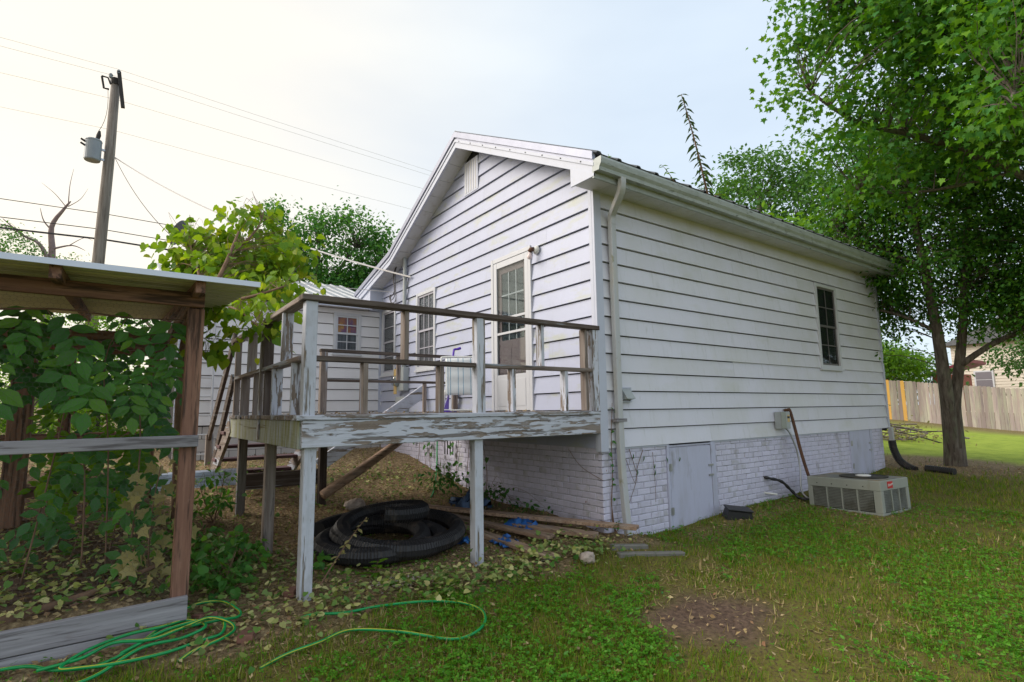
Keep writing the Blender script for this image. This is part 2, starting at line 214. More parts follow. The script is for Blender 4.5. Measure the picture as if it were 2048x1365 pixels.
# ------------------------------------------------------------------ helpers
ORG = {}
def link(o, parent=None):
    COL.objects.link(o)
    if parent is not None: o.parent = parent
    return o
def tag(o, label=None, cat=None, group=None, kind=None):
    if label: o['label'] = label
    if cat: o['category'] = cat
    if group: o['group'] = group
    if kind: o['kind'] = kind
    return o
def thing(name, loc, label, cat, group=None, rot=None):
    o = bpy.data.objects.new(name, None); o.empty_display_size = .1; o.location = loc
    if rot: o.rotation_euler = rot
    link(o); ORG[o.name] = Vector(loc) if not rot else Vector((0, 0, 0)); return tag(o, label, cat, group)
def org(p): return ORG.get(p.name, Vector((0, 0, 0))) if p is not None else Vector((0, 0, 0))
class MB:
    def __init__(s): s.v = []; s.f = []
    def add(s, vs, fs):
        b = len(s.v); s.v += [tuple(v) for v in vs]; s.f += [tuple(b + i for i in f) for f in fs]; return s
    def box(s, x0, x1, y0, y1, z0, z1):
        return s.add([(x0, y0, z0), (x1, y0, z0), (x1, y1, z0), (x0, y1, z0), (x0, y0, z1), (x1, y0, z1), (x1, y1, z1), (x0, y1, z1)],
                     [(3, 2, 1, 0), (4, 5, 6, 7), (0, 1, 5, 4), (1, 2, 6, 5), (2, 3, 7, 6), (3, 0, 4, 7)])
    def cbox(s, c, d, M=None):
        x, y, z = d[0] / 2, d[1] / 2, d[2] / 2
        vs = [Vector(p) for p in ((-x, -y, -z), (x, -y, -z), (x, y, -z), (-x, y, -z), (-x, -y, z), (x, -y, z), (x, y, z), (-x, y, z))]
        if M is not None: vs = [M @ v for v in vs]
        return s.add([v + Vector(c) for v in vs], [(3, 2, 1, 0), (4, 5, 6, 7), (0, 1, 5, 4), (1, 2, 6, 5), (2, 3, 7, 6), (3, 0, 4, 7)])
    def beam(s, a, b, wd, ht, up=(0, 0, 1)):
        a = Vector(a); b = Vector(b); d = (b - a); L = d.length; d.normalize(); u = Vector(up); sd_ = d.cross(u)
        if sd_.length < 1e-4: sd_ = d.cross(Vector((0, 1, 0)))
        sd_.normalize(); u = sd_.cross(d)
        M = Matrix((d, sd_, u)).transposed()
        return s.cbox((a + b) / 2, (L, wd, ht), M)
    def prism(s, poly, axis, a, b):
        """poly: 2D points in the two remaining axes (x,y order), extruded from a to b"""
        def P(p, t):
            if axis == 'x': return (t, p[0], p[1])
            if axis == 'y': return (p[0], t, p[1])
            return (p[0], p[1], t)
        n = len(poly); vs = [P(p, a) for p in poly] + [P(p, b) for p in poly]
        return s.add(vs, [tuple(range(n - 1, -1, -1)), tuple(range(n, 2 * n))] + [(i, (i + 1) % n, n + (i + 1) % n, n + i) for i in range(n)])
    def tube(s, pts, r, n=8, caps=True):
        pts = [Vector(p) for p in pts]; m = len(pts)
        rr = r if isinstance(r, (list, tuple)) else [r] * m
        b = len(s.v); prev = None
        for i, p in enumerate(pts):
            t = (pts[min(i + 1, m - 1)] - pts[max(i - 1, 0)]).normalized()
            if prev is None:
                u = t.orthogonal().normalized()
            else:
                u = prev - t * prev.dot(t)
                u = u.normalized() if u.length > 1e-6 else t.orthogonal().normalized()
            prev = u; v = t.cross(u)
            for k in range(n):
                a = 2 * math.pi * k / n; s.v.append(tuple(p + (u * math.cos(a) + v * math.sin(a)) * rr[i]))
        for i in range(m - 1):
            for k in range(n):
                s.f.append((b + i * n + k, b + i * n + (k + 1) % n, b + (i + 1) * n + (k + 1) % n, b + (i + 1) * n + k))
        if caps:
            s.f.append(tuple(b + k for k in range(n - 1, -1, -1))); s.f.append(tuple(b + (m - 1) * n + k for k in range(n)))
        return s
    def lathe(s, c, prof, n=16, axis='z', dirv=None):
        b = len(s.v); m = len(prof)
        for r, h in prof:
            for k in range(n):
                a = 2 * math.pi * k / n; p = Vector((r * math.cos(a), r * math.sin(a), h))
                if axis == 'y': p = Vector((p.x, p.z, p.y))
                if axis == 'x': p = Vector((p.z, p.x, p.y))
                if dirv is not None: p = dirv @ p
                s.v.append(tuple(Vector(c) + p))
        for i in range(m - 1):
            for k in range(n): s.f.append((b + i * n + k, b + i * n + (k + 1) % n, b + (i + 1) * n + (k + 1) % n, b + (i + 1) * n + k))
        s.f.append(tuple(b + k for k in range(n - 1, -1, -1))); s.f.append(tuple(b + (m - 1) * n + k for k in range(n)))
        return s
    def build(s, name, m, parent=None, smooth=False, local=False, bevel=0):
        o_ = Vector((0, 0, 0)) if local else org(parent)
        me = bpy.data.meshes.new(name); me.from_pydata([(v[0] - o_.x, v[1] - o_.y, v[2] - o_.z) for v in s.v], [], s.f); me.update()
        if smooth: me.polygons.foreach_set('use_smooth', [True] * len(me.polygons))
        me.materials.append(MATS[m] if isinstance(m, str) else m)
        o = bpy.data.objects.new(name, me); link(o, parent); ORG[o.name] = o_ if parent is not None else Vector((0, 0, 0))
        if bevel:
            md = o.modifiers.new('bevel', 'BEVEL'); md.width = bevel; md.segments = 1; md.limit_method = 'ANGLE'
        return o
def np_mesh(name, V, F, m, parent=None, kind=None, smooth=False):
    """V (n,3) world, F (k,3|4) ints"""
    o_ = org(parent); me = bpy.data.meshes.new(name); V = np.asarray(V, np.float32) - np.array(o_, np.float32); F = np.asarray(F, np.int32)
    k = F.shape[1]; me.vertices.add(len(V)); me.vertices.foreach_set('co', V.ravel()); me.loops.add(F.size); me.loops.foreach_set('vertex_index', F.ravel())
    me.polygons.add(len(F)); me.polygons.foreach_set('loop_start', np.arange(0, F.size, k, dtype=np.int32)); me.polygons.foreach_set('loop_total', np.full(len(F), k, np.int32))
    if smooth: me.polygons.foreach_set('use_smooth', np.ones(len(F), bool))
    me.update(calc_edges=True); me.materials.append(MATS[m])
    o = bpy.data.objects.new(name, me); link(o, parent); ORG[o.name] = o_
    if kind: o['kind'] = kind
    return o
def unit(a): return a / np.maximum(np.linalg.norm(a, axis=-1, keepdims=True), 1e-9)
T_RHOMB = (np.array([(0, 0, 0), (.30, .42, .09), (0, 1, 0), (-.30, .42, .09)]), np.array([(0, 1, 2), (0, 2, 3)]))
T_OVAL = (np.array([(0, 0, 0), (.22, .22, .05), (.30, .5, .06), (.16, .8, .02), (0, 1.05, -.06), (-.16, .8, .02), (-.30, .5, .06), (-.22, .22, .05), (0, .5, -.01)]),
          np.array([(8, 0, 1), (8, 1, 2), (8, 2, 3), (8, 3, 4), (8, 4, 5), (8, 5, 6), (8, 6, 7), (8, 7, 0)]))
T_HEART = (np.array([(0, .06, 0), (.26, -.04, .05), (.47, .24, .08), (.36, .6, .03), (0, 1.0, -.08), (-.36, .6, .03), (-.47, .24, .08), (-.26, -.04, .05), (0, .42, -.02)]),
           np.array([(8, 0, 1), (8, 1, 2), (8, 2, 3), (8, 3, 4), (8, 4, 5), (8, 5, 6), (8, 6, 7), (8, 7, 0)]))
_mp = [(0, 0), (.16, .10), (.42, .02), (.36, .26), (.58, .48), (.28, .50), (.17, .62), (0, 1.0), (-.17, .62), (-.28, .50), (-.58, .48), (-.36, .26), (-.42, .02), (-.16, .10)]
T_MAPLE = (np.array([(x, y, .10 * abs(x) - .10 * max(0, y - .6)) for x, y in _mp] + [(0, .36, 0)]), np.array([(14, i, (i + 1) % 14) for i in range(14)]))
T_BLADE = (np.array([(-.06, 0, 0), (.06, 0, 0), (.045, .55, .05), (-.045, .55, .05), (0, 1, .22)]), np.array([(0, 1, 2), (0, 2, 3), (3, 2, 4)]))
_t = []
for k in range(3):
    a = 2.094 * k; b = []
    for (x, y) in ((0, .05), (.38, .45), (.34, .9), (0, .95), (-.34, .9), (-.38, .45)): b.append((x * math.cos(a) - y * math.sin(a), x * math.sin(a) + y * math.cos(a), .12 * math.hypot(x, y)))
    _t.append(b)
T_CLOVER = (np.array(sum(_t, [])), np.array([(6 * k + i, 6 * k + j, 6 * k + l) for k in range(3) for i, j, l in ((0, 1, 2), (0, 2, 3), (0, 3, 4), (0, 4, 5))]))
def leaf_arrays(P, size, D, Nn, tpl):
    """instances of a leaf template: P base, D along the leaf, Nn rough upper side"""
    TV, TF = tpl; D = unit(D); X = unit(np.cross(D, Nn)); Z = np.cross(X, D); size = np.asarray(size)[:, None, None]
    V = P[:, None, :] + size * (TV[None, :, 0:1] * X[:, None, :] + TV[None, :, 1:2] * D[:, None, :] + TV[None, :, 2:3] * Z[:, None, :])
    n = len(TV); F = TF[None] + (np.arange(len(P)) * n)[:, None, None]
    return V.reshape(-1, 3), F.reshape(-1, 3)
_tplmesh = {}
def tpl_mesh(tpl, m, nm):
    key = (id(tpl), m)
    if key not in _tplmesh:
        me = bpy.data.meshes.new(nm); me.from_pydata([tuple(v) for v in tpl[0]], [], [tuple(int(i) for i in f) for f in tpl[1]]); me.materials.append(MATS[m]); me.update(); _tplmesh[key] = me
    return _tplmesh[key]
CAMP = np.array(mw.translation)
def leaves(P, size, D, Nn, tpl, m, parent, nparts=0, name='leaf', mass='foliage'):
    """foliage of one plant: the leaves nearest the camera as single parts, the rest as one part"""
    P = np.asarray(P); size = np.asarray(size); D = unit(np.asarray(D)); Nn = np.asarray(Nn)
    if nparts:
        d = np.linalg.norm(P - CAMP, axis=1) / size; idx = np.argsort(d)[:nparts]; rest = np.setdiff1d(np.arange(len(P)), idx)
        me = tpl_mesh(tpl, m, name); o_ = org(parent)
        for i in idx:
            Dv = Vector(D[i]); X = Dv.cross(Vector(Nn[i])).normalized(); Z = X.cross(Dv)
            M = Matrix((X, Dv, Z)).transposed().to_4x4() @ Matrix.Scale(float(size[i]), 4); M.translation = Vector(P[i]) - o_
            o = bpy.data.objects.new(name, me); o.matrix_local = M; link(o, parent)
        P, size, D, Nn = P[rest], size[rest], D[rest], Nn[rest]
    if len(P):
        V, F = leaf_arrays(P, size, D, Nn, tpl); return np_mesh(mass, V, F, m, parent, kind='stuff')
def bez(a, b, sag=0., n=8, side=(0, 0, 0)):
    a = Vector(a); b = Vector(b); return [a.lerp(b, t) + Vector((side[0] * 4 * t * (1 - t), side[1] * 4 * t * (1 - t), side[2] * 4 * t * (1 - t) - sag * 4 * t * (1 - t))) for t in [i / n for i in range(n + 1)]]
def spline(pts, per=6):
    pts = [Vector(p) for p in pts]; o = []
    for i in range(len(pts) - 1):
        p0 = pts[max(i - 1, 0)]; p1 = pts[i]; p2 = pts[i + 1]; p3 = pts[min(i + 2, len(pts) - 1)]
        for k in range(per):
            t = k / per; o.append(.5 * ((2 * p1) + (p2 - p0) * t + (2 * p0 - 5 * p1 + 4 * p2 - p3) * t * t + (3 * p1 - p0 - 3 * p2 + p3) * t ** 3))
    o.append(pts[-1]); return o

# ------------------------------------------------------------------ ground
CP=np.array([(-3.0,-.1,-.10),(-1.5,0,-.09),(-3.03,1.3,-.01),(-3.03,2.7,.14),(-2.0,2.95,.12),(0,0,-.03),(.6,0,-.13),(1.1,0,-.14),(2.0,-.2,-.08),(3.4,-.5,-.07),(3.4,-1.3,-.09),(6.6,0,.09),(7.2,-.3,.13),(8.3,-.7,.14),(0,.9,.05),(0,2.0,.05),(0,3.5,.26),(0,4.6,.48),(-3,5.9,.5),(-2.9,4.3,.5),(-2,4.2,.4),
(-4.1,-4.1,-.28),(-2.2,-1.5,-.2),(0,-3.2,-.24),(-.5,-1.6,-.19),(-4.5,-.1,-.115),(-3.4,.2,-.09),(-5,-2,-.2),(6,-3,-.05),(10,-4,0.0),(25,6,.61),(25.3,1.8,.06),(26,-8,-.3),(14,2,.28),(12,-1,.1),(8,8,.6),(30,20,1.2),(-5,15.5,1.1),(-12,10,1.0),(-20,30,1.6),(10,30,1.6),(-12,-3,-.1),(-15,-15,-.6),(0,-15,-.7),(20,-20,-.6),
(60,60,2),(80,0,.6),(60,-60,-.5),(0,-80,-1),(-60,-60,-.5),(-80,0,1),(-60,60,2),(0,90,2.2)])
def rbf(P,Q): return np.sqrt(((P[:,None,:2]-Q[None,:,:2])**2).sum(-1)+.04)
NCP=len(CP);ACP=np.zeros((NCP+3,NCP+3));ACP[:NCP,:NCP]=rbf(CP,CP);ACP[:NCP,NCP]=1;ACP[NCP,:NCP]=1
ACP[:NCP,NCP+1:NCP+3]=CP[:,:2];ACP[NCP+1:NCP+3,:NCP]=CP[:,:2].T
ACP[:NCP,:NCP]-=np.eye(NCP)*.02
WCP=np.linalg.solve(ACP,np.concatenate([CP[:,2],[0,0,0]]))
# bank inside the shed, held by the retaining boards
def bank(x,y):
    a=np.clip((-3.72-x)/.25,0,1)*np.clip((y-.03)/.06,0,1)
    hb=.075+.2*np.clip(y-.05,0,3)
    return a*np.clip(1.0-(y-3.2)/2,0,1),hb
def h(x,y):
    x=np.atleast_1d(np.asarray(x,float));y=np.atleast_1d(np.asarray(y,float));s=x.shape
    P=np.stack([x.ravel(),y.ravel()],1);o=np.zeros(len(P))
    for i in range(0,len(P),20000):
        q=P[i:i+20000]; o[i:i+20000]=rbf(q,CP)@WCP[:NCP]+WCP[NCP]+q@WCP[NCP+1:]
    r=np.clip((np.hypot(P[:,0],P[:,1])-70)/60,0,1); o=o*(1-r)+1.0*r
    a,hb=bank(P[:,0],P[:,1]); o=o*(1-a)+np.maximum(o,hb)*a
    return o.reshape(s)

def H(x, y): return float(h(x, y)[0])
def glines(lo, hi, step, far):
    a = list(np.arange(lo, hi + 1e-6, step)); s = step; v = lo
    pre = []
    while v > -far: s *= 1.35; v -= s; pre.append(v)
    s = step; v = hi; post = []
    while v < far: s *= 1.35; v += s; post.append(v)
    return np.array(pre[::-1] + a + post)
gx = glines(-6, 9, .11, 900); gy = glines(-5, 7, .06, 900)
GX, GY = np.meshgrid(gx, gy); GZ = h(GX, GY)
near = (np.abs(GX) < 12) & (np.abs(GY) < 12)
GZ = GZ + np.where(near, rng.normal(0, .006, GX.shape), 0)
nx, ny = len(gx), len(gy); idx = np.arange(nx * ny).reshape(ny, nx)
F = np.stack([idx[:-1, :-1], idx[:-1, 1:], idx[1:, 1:], idx[1:, :-1]], -1).reshape(-1, 4)
# what grows where: r = leaf litter, g = bare soil, b = far sunlit lawn
def dirt_mask(x, y): return np.clip(1.35 - np.hypot((x + .71) / .54, (y + 1.73) / .43) ** 2 + .22 * np.sin(9 * x + 3 * y) * np.sin(8 * y - 4 * x), 0, 1)
def smooth(a, lo, hi): t = np.clip((a - lo) / (hi - lo), 0, 1); return t * t * (3 - 2 * t)
def litter_mask(x, y):
    wob = .12 * np.sin(3.1 * x + 1.3 * y) + .08 * np.sin(7 * x - 4 * y)
    m = smooth(y + wob, -.62, -.25) * (1 - smooth(x, .25, .7))
    far = smooth(x, 6.6, 7.1) * (1 - smooth(np.hypot(x - 8.3, y + .5), 1.0, 1.9))
    side = np.exp(-((y + .35) / .22) ** 2) * smooth(x, .6, 1.2) * (1 - smooth(x, 7.2, 7.6)) * .55
    ac = np.exp(-(((x - 3.5) / .7) ** 2 + ((y + .95) / .65) ** 2)) * .7
    fl = smooth(x, 23.2, 24.6) * .8
    return np.clip(np.maximum.reduce([m, far, side, ac, fl]), 0, 1)
def lush_sunlit_mask(x, y): return smooth(x, 7.5, 9.5) * (1 - smooth(x, 23, 24.5))
ground = np_mesh('ground', np.stack([GX, GY, GZ], -1).reshape(-1, 3), F, 'stone', smooth=True)
tag(ground, 'grassy yard ground with leaf litter and bare soil', 'ground', kind='structure')
ca = ground.data.color_attributes.new('cover', 'FLOAT_COLOR', 'POINT')
fx, fy = GX.ravel(), GY.ravel()
soil = np.maximum(dirt_mask(fx, fy), np.clip((-3.75 - fx) / .3, 0, 1) * np.clip((fy - .1) / .2, 0, 1) * (1 - smooth(fy, 2.6, 3.6)))
ca.data.foreach_set('color', np.stack([litter_mask(fx, fy), soil, lush_sunlit_mask(fx, fy), np.ones_like(fx)], -1).astype(np.float32).ravel())
gm = bpy.data.materials.new('ground_cover'); gm.use_nodes = True; t = gm.node_tree; N = t.nodes; Lk = t.links
bs = N['Principled BSDF']; bs.inputs['Roughness'].default_value = .9; bs.inputs['Specular IOR Level'].default_value = .2
at = N.new('ShaderNodeAttribute'); at.attribute_name = 'cover'; sp = N.new('ShaderNodeSeparateColor'); Lk.new(at.outputs['Color'], sp.inputs[0])
tcn = N.new('ShaderNodeTexCoord')
def gnoise(scale, c0, c1, lo, hi, c2=None):
    n = N.new('ShaderNodeTexNoise'); n.inputs['Scale'].default_value = scale; n.inputs['Detail'].default_value = 9; n.inputs['Roughness'].default_value = .7; Lk.new(tcn.outputs['Object'], n.inputs['Vector'])
    r = N.new('ShaderNodeValToRGB'); r.color_ramp.elements[0].position = lo; r.color_ramp.elements[0].color = (*c0, 1); r.color_ramp.elements[1].position = hi; r.color_ramp.elements[1].color = (*c1, 1)
    if c2: e = r.color_ramp.elements.new((lo + hi) / 2); e.color = (*c2, 1)
    Lk.new(n.outputs[0], r.inputs[0]); return r.outputs[0], n.outputs[0]
def gmix(f, a, b):
    x = N.new('ShaderNodeMix'); x.data_type = 'RGBA'; Lk.new(f, x.inputs[0]); Lk.new(a, x.inputs[6]); Lk.new(b, x.inputs[7]); return x.outputs[2]
lawn, nl = gnoise(46, (.055, .04, .024), (.12, .18, .015), .36, .64, (.16, .13, .035))
lush_sunlit, _ = gnoise(3, (.22, .30, .03), (.38, .46, .06), .35, .65)  # yellow-green of the far lawn, its sunlight put into the colour
lit, _ = gnoise(30, (.11, .075, .045), (.44, .34, .19), .35, .66, (.24, .17, .095))
soilc, ns = gnoise(26, (.07, .045, .033), (.20, .13, .09), .35, .68)
c = gmix(sp.outputs[2], lawn, lush_sunlit); c = gmix(sp.outputs[0], c, lit); c = gmix(sp.outputs[1], c, soilc)
Lk.new(c, bs.inputs['Base Color'])
bp = N.new('ShaderNodeBump'); bp.inputs['Strength'].default_value = .6; bp.inputs['Distance'].default_value = .03; Lk.new(ns, bp.inputs['Height']); Lk.new(bp.outputs[0], bs.inputs['Normal'])
ground.data.materials.clear(); ground.data.materials.append(gm)

# ------------------------------------------------------------------ house
house = thing('house', (0, 0, 0), 'white clapboard house with low gable roof and painted brick foundation', 'house')
C8 = .2032; Z0 = .826; SOF = 3.645; RY = 2.535; SL = .52; FB = 5.139   # fascia bottom at ridge
BENDY = 4.93; SL2 = .26; WY = 5.93; HL = 7.38; OV = .30
def rake(y, z0=FB):      # underside of rake trim along y
    if y <= RY: return z0 - SL * (RY - y)
    if y <= BENDY: return z0 - SL * (y - RY)
    return z0 - SL * (BENDY - RY) - SL2 * (y - BENDY)
def rake_inv(z):          # (ymin, ymax) of wall at height z under the roof
    zr = z - .05
    y0 = max(0., RY - (FB - zr) / SL) if zr > rake(0) else 0.
    zb = rake(BENDY)
    y1 = RY + (FB - zr) / SL if zr > zb else BENDY + (zb - zr) / SL2
    return y0, min(WY, y1)
def outz(z, z0): return .030 - .024 * (z - z0) / C8
def siding(course_z, ivals, axis, sign, base, holes, m, parent, seam=None):
    """one course: list of pieces clipped by openings; axis 'x' wall runs along x (faces -y) or 'y' (faces -x)"""
    z0, z1 = course_z; cuts = sorted({z0, z1} | {z for hh in holes for z in (hh[2], hh[3]) if z0 < z < z1})
    for a, b in zip(cuts[:-1], cuts[1:]):
        lo0, hi0 = ivals(a); lo1, hi1 = ivals(b)
        if hi0 - lo0 < .01: continue
        if hi1 < lo1: lo1 = hi1 = (lo1 + hi1) / 2
        hs = sorted([hh for hh in holes if hh[2] < (a + b) / 2 < hh[3]])
        segs = []; cur = (lo0, lo1)
        for hh in hs:
            segs.append((cur, (hh[0], hh[0]))); cur = (hh[1], hh[1])
        segs.append((cur, (hi0, hi1)))
        for (s0, s1), (e0, e1) in segs:
            if e0 - s0 < .005: continue
            oa, ob = outz(a, z0), outz(b, z0)
            e = b - (.012 if b == z1 else 0)  # gap bares the black core, a painted shade line under each lap
            pts = [(s0, oa, a), (e0, oa, a), (e1, ob, e), (s1, ob, e), (s0, -.01, a), (e0, -.01, a), (e1, -.01, e), (s1, -.01, e)]
            vs = [(p[0], base - p[1], p[2]) if axis == 'x' else (base - p[1], p[0], p[2]) for p in pts]
            fs = [(0, 1, 2, 3), (1, 5, 6, 2), (4, 0, 3, 7), (5, 4, 7, 6), (0, 4, 5, 1), (3, 2, 6, 7)]
            if axis == 'y': fs = [f[::-1] for f in fs]
            MB().add(vs, fs).build('siding_board', m, parent)
DOOR = (1.10, 2.0, 1.0, 3.31); W1 = (3.66, 4.36, 1.93, 3.27); W2 = (5.24, 5.88, 1.93, 3.2); WS = (4.93, 5.66, 1.84, 3.24); GV = (2.34, 2.73, 4.50, 5.3)
z = Z0; k = 0
while z < 5.3:
    z1 = z + C8
    if z < SOF: 
        zt = min(z1, SOF + .02)
        seam = [1.9, 4.4, 3.1, 6.2, 2.5][k % 5]
        for a, b in ((.05, seam - .0015), (seam, HL - .04)):
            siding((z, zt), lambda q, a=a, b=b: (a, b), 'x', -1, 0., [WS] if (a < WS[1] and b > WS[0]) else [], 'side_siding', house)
    ys = [2.9, 1.75, 3.3, 2.2, 3.05, .8, 2.6][k % 7]
    full = lambda q: (max(rake_inv(q)[0], .055 if q < 3.9 else 0), rake_inv(q)[1])
    for lo_, hi_ in ((-1, ys - .0015), (ys, 9)):
        if full(z)[1] - full(z)[0] < .9: lo_, hi_ = -1, 9
        hol = [q for q in (DOOR, W1, W2, GV) if max(lo_, full(z)[0]) < q[0] + .01 and min(hi_, full(z)[1]) > q[1] - .01]
        hol2 = [(max(q[0], lo_), min(q[1], hi_), q[2], q[3]) for q in (DOOR, W1, W2, GV) if q[0] < hi_ and q[1] > lo_]
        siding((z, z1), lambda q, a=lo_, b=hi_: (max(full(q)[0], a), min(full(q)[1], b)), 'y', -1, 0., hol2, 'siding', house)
        if lo_ == -1 and hi_ == 9: break
    z = z1; k += 1
# solid core behind the boards
core = MB(); core.prism([(.012, .78), (WY, .78), (WY, 3.66), (BENDY, rake(BENDY) + .06), (RY, FB + .08), (.012, 3.9)], 'x', .012, HL - .02); core.build('wall', 'dark_room', house)
MB().box(HL - .03, HL, .0, WY, .8, 3.66).build('end_wall', 'side_siding', house)
# corner boards
cb = MB(); cb.box(-.034, .078, -.034, .0, .79, SOF); cb.box(-.034, .0, .0, .052, .79, 3.9); cb.build('corner_board', 'trim', house, bevel=.003)
MB().box(HL - .05, HL + .012, -.034, .02, .81, SOF).build('corner_board', 'trim', house)
MB().box(-.012, .0, WY - .06, WY, 1.1, 3.5).build('corner_board', 'trim', house)
MB().box(.1, 6.0, -.014, .012, .806, .826).build('flashing_strip', 'trim', house)
# foundation: mortar slab and bricks
MB().prism([(.03, -.5), (7.12, -.5), (7.12, .9), (.03, .9)], 'y', .007, .06).build('foundation_backing', 'mortar', house)
MB().prism([(.06, -.5), (WY, -.5), (WY, .9), (.06, .9)], 'x', .007, .06).build('foundation_backing', 'mortar', house)
MB().box(7.06, 7.12, .06, WY, -.3, .9).build('foundation_backing', 'mortar', house)
def brick_mesh(L):
    x, hh, d, c = L / 2, .0285, .05, .004
    v = [(-x, d, -hh), (x, d, -hh), (x, d, hh), (-x, d, hh), (-x, c, -hh), (x, c, -hh), (x, c, hh), (-x, c, hh), (-x + c, 0, -hh + c), (x - c, 0, -hh + c), (x - c, 0, hh - c), (-x + c, 0, hh - c)]
    f = [(8, 9, 10, 11), (4, 5, 9, 8), (5, 6, 10, 9), (6, 7, 11, 10), (7, 4, 8, 11), (0, 1, 5, 4), (1, 2, 6, 5), (2, 3, 7, 6), (3, 0, 4, 7)]
    return v, f
BR = {}
for nm, L in (('full', .203), ('half', .0965)):
    v, f = brick_mesh(L); me = bpy.data.meshes.new('brick'); me.from_pydata(v, [], f); me.materials.append(MATS['brick_paint']); me.update(); BR[nm] = me
CD = [(1.04, 2.0, -1, .82), (5.76, 6.64, -1, .86)]
VENT = (3.05, 3.42, .55, .80)
places = []
for r in range(16):
    zc = .80 - r * .0677
    for wall, L in (('s', 7.1), ('g', WY)):
        x = -.0 if r % 2 == 0 else -.107
        while x < L:
            a = max(x, .0); b = min(x + .203, L); x += .2133
            hs = CD if wall == 's' else [VENT]
            for q in hs:
                if q[2] < zc < q[3] and a < q[1] and b > q[0]:
                    if a < q[0]: b = q[0] - .004
                    elif b > q[1]: a = q[1] + .004
                    else: b = a
            if b - a < .035: continue
            c_ = (a + b) / 2
            gp = (c_, 0.) if wall == 's' else (0., c_)
            if zc + .03 < H(*gp) - .02: continue
            places.append((wall, c_, zc, b - a))
places.sort(key=lambda p: math.dist((p[1], 0, p[2]) if p[0] == 's' else (0, p[1], p[2]), tuple(CAMP)) * (1 if p[0] == 's' else 1.15))
rest = MB()
for i, (wall, c_, zc, L) in enumerate(places):
    jy = random.uniform(-.003, .003); tilt = random.uniform(-.006, .006)
    full = L > .15; me = BR['full' if full else 'half']; base = .203 if full else .0965
    loc = Vector((c_, jy, zc)) if wall == 's' else Vector((jy, c_, zc)); rz = 0 if wall == 's' else -math.pi / 2
    if i < 300:
        o = bpy.data.objects.new('brick', me); o.location = loc; o.rotation_euler = (0, tilt, rz); o.scale = (L / base, 1, 1); link(o, house)
    else:
        M = Matrix.Rotation(rz, 3, 'Z'); v, f = brick_mesh(L); rest.add([M @ Vector(q) + loc for q in v], f)
tag(rest.build('brickwork', 'brick_paint', house), kind='stuff')
vent = MB(); vent.box(-.006, .02, VENT[0] - .02, VENT[1] + .02, VENT[2] - .02, VENT[3] + .02); fv = vent.build('foundation_vent', 'brick_paint', house)
for i in range(4):
    y = VENT[0] + .06 + i * .083; MB().box(-.010, .0, y, y + .028, VENT[2] + .03, VENT[3] - .02).build('slot', 'dark_room', fv)
# crawl space doors
for x0, x1, zt, hz in ((1.09, 1.95, .775, True), (5.80, 6.60, .835, True)):
    g = H((x0 + x1) / 2, 0) - .05
    d = MB().box(x0, x1 - .07, -.012, .01, g, zt).build('crawlspace_door', 'crawl_door', house, bevel=.003)
    fr = MB(); fr.box(x0 - .05, x0 - .008, -.016, .02, g, zt + .05); fr.box(x1 - .062, x1 + .03, -.016, .02, g, zt + .05); fr.box(x0 - .008, x1 - .062, -.014, .02, zt + .012, zt + .05)
    fr.build('door_frame', 'crawl_door', house, bevel=.003)
    for zz in (zt - .22, g + .22):
        q = MB(); q.box(x0 - .03, x0 + .025, -.022, -.012, zz - .04, zz + .04); q.tube([(x0 - .002, -.024, zz - .045), (x0 - .002, -.024, zz + .045)], .006, 6); q.build('hinge', 'steel', d)
    for zz in (zt - .24, zt - .36):
        q = MB(); q.box(x1 - .13, x1 - .04, -.026, -.012, zz - .012, zz + .012); q.build('latch', 'steel', d)
# roof: ribbed metal sheets
def roof_sheet(name, m, x0, x1, prof, thick=.012, rib=.305, par=house):
    mb = MB(); xs = []
    x = x0
    while x < x1 - .01:
        e = min(x + rib, x1); xs += [(x, .0), (x + .02, .022), (x + .05, .022), (x + .07, .0)]; x = e
    xs.append((x1, 0.)); n = len(xs); b = 0; vs = []; fs = []
    for (y, z) in prof:
        for (xx, u) in xs: vs.append((xx, y, z + u))
    for i in range(len(prof) - 1):
        for k2 in range(n - 1): fs.append((i * n + k2, i * n + k2 + 1, (i + 1) * n + k2 + 1, (i + 1) * n + k2))
    mb.add(vs, fs); o = mb.build(name, m, par); md = o.modifiers.new('solid', 'SOLIDIFY'); md.thickness = thick; md.offset = -1; return o
RT = FB + .232
roof_sheet('roof_sheet', 'roof_metal', -OV, 7.68, [(RY, RT), (1.2, RT - SL * (RY - 1.2)), (-.37, RT - SL * (RY + .37))])
roof_sheet('roof_sheet', 'roof_metal', -OV, 7.68, [(6.72, RT - SL * (BENDY - RY) - SL2 * (6.72 - BENDY)), (BENDY, RT - SL * (BENDY - RY)), (RY, RT)])
MB().prism([(RY - .16, RT - .06), (RY, RT + .035), (RY + .16, RT - .06), (RY, RT + .02)], 'x', -OV - .01, 7.69).build('ridge_cap', 'roof_metal', house)
# rake trim on the gable: three stepped bands per slope
def rake_band(x0, x1, lo, hi, m, name, ys=((-.33, RY), (RY, BENDY), (BENDY, 6.70))):
    for a, b in ys:
        if name == 'fascia_board' and a < -.3: a = -.30
        MB().prism([(a, rake(a) + lo), (b, rake(b) + lo), (b, rake(b) + hi), (a, rake(a) + hi)], 'x', x0, x1).build(name, m, house)
rake_band(-OV, -OV + .03, .0, .088, 'trim', 'fascia_board')
rake_band(-OV - .012, -OV + .02, .088, .128, 'trim', 'rake_strip')
rake_band(-OV - .002, -OV + .02, .128, .158, 'rake_metal', 'rake_channel')
rake_band(-OV - .026, -OV + .02, .158, .245, 'rake_metal', 'rake_flashing')
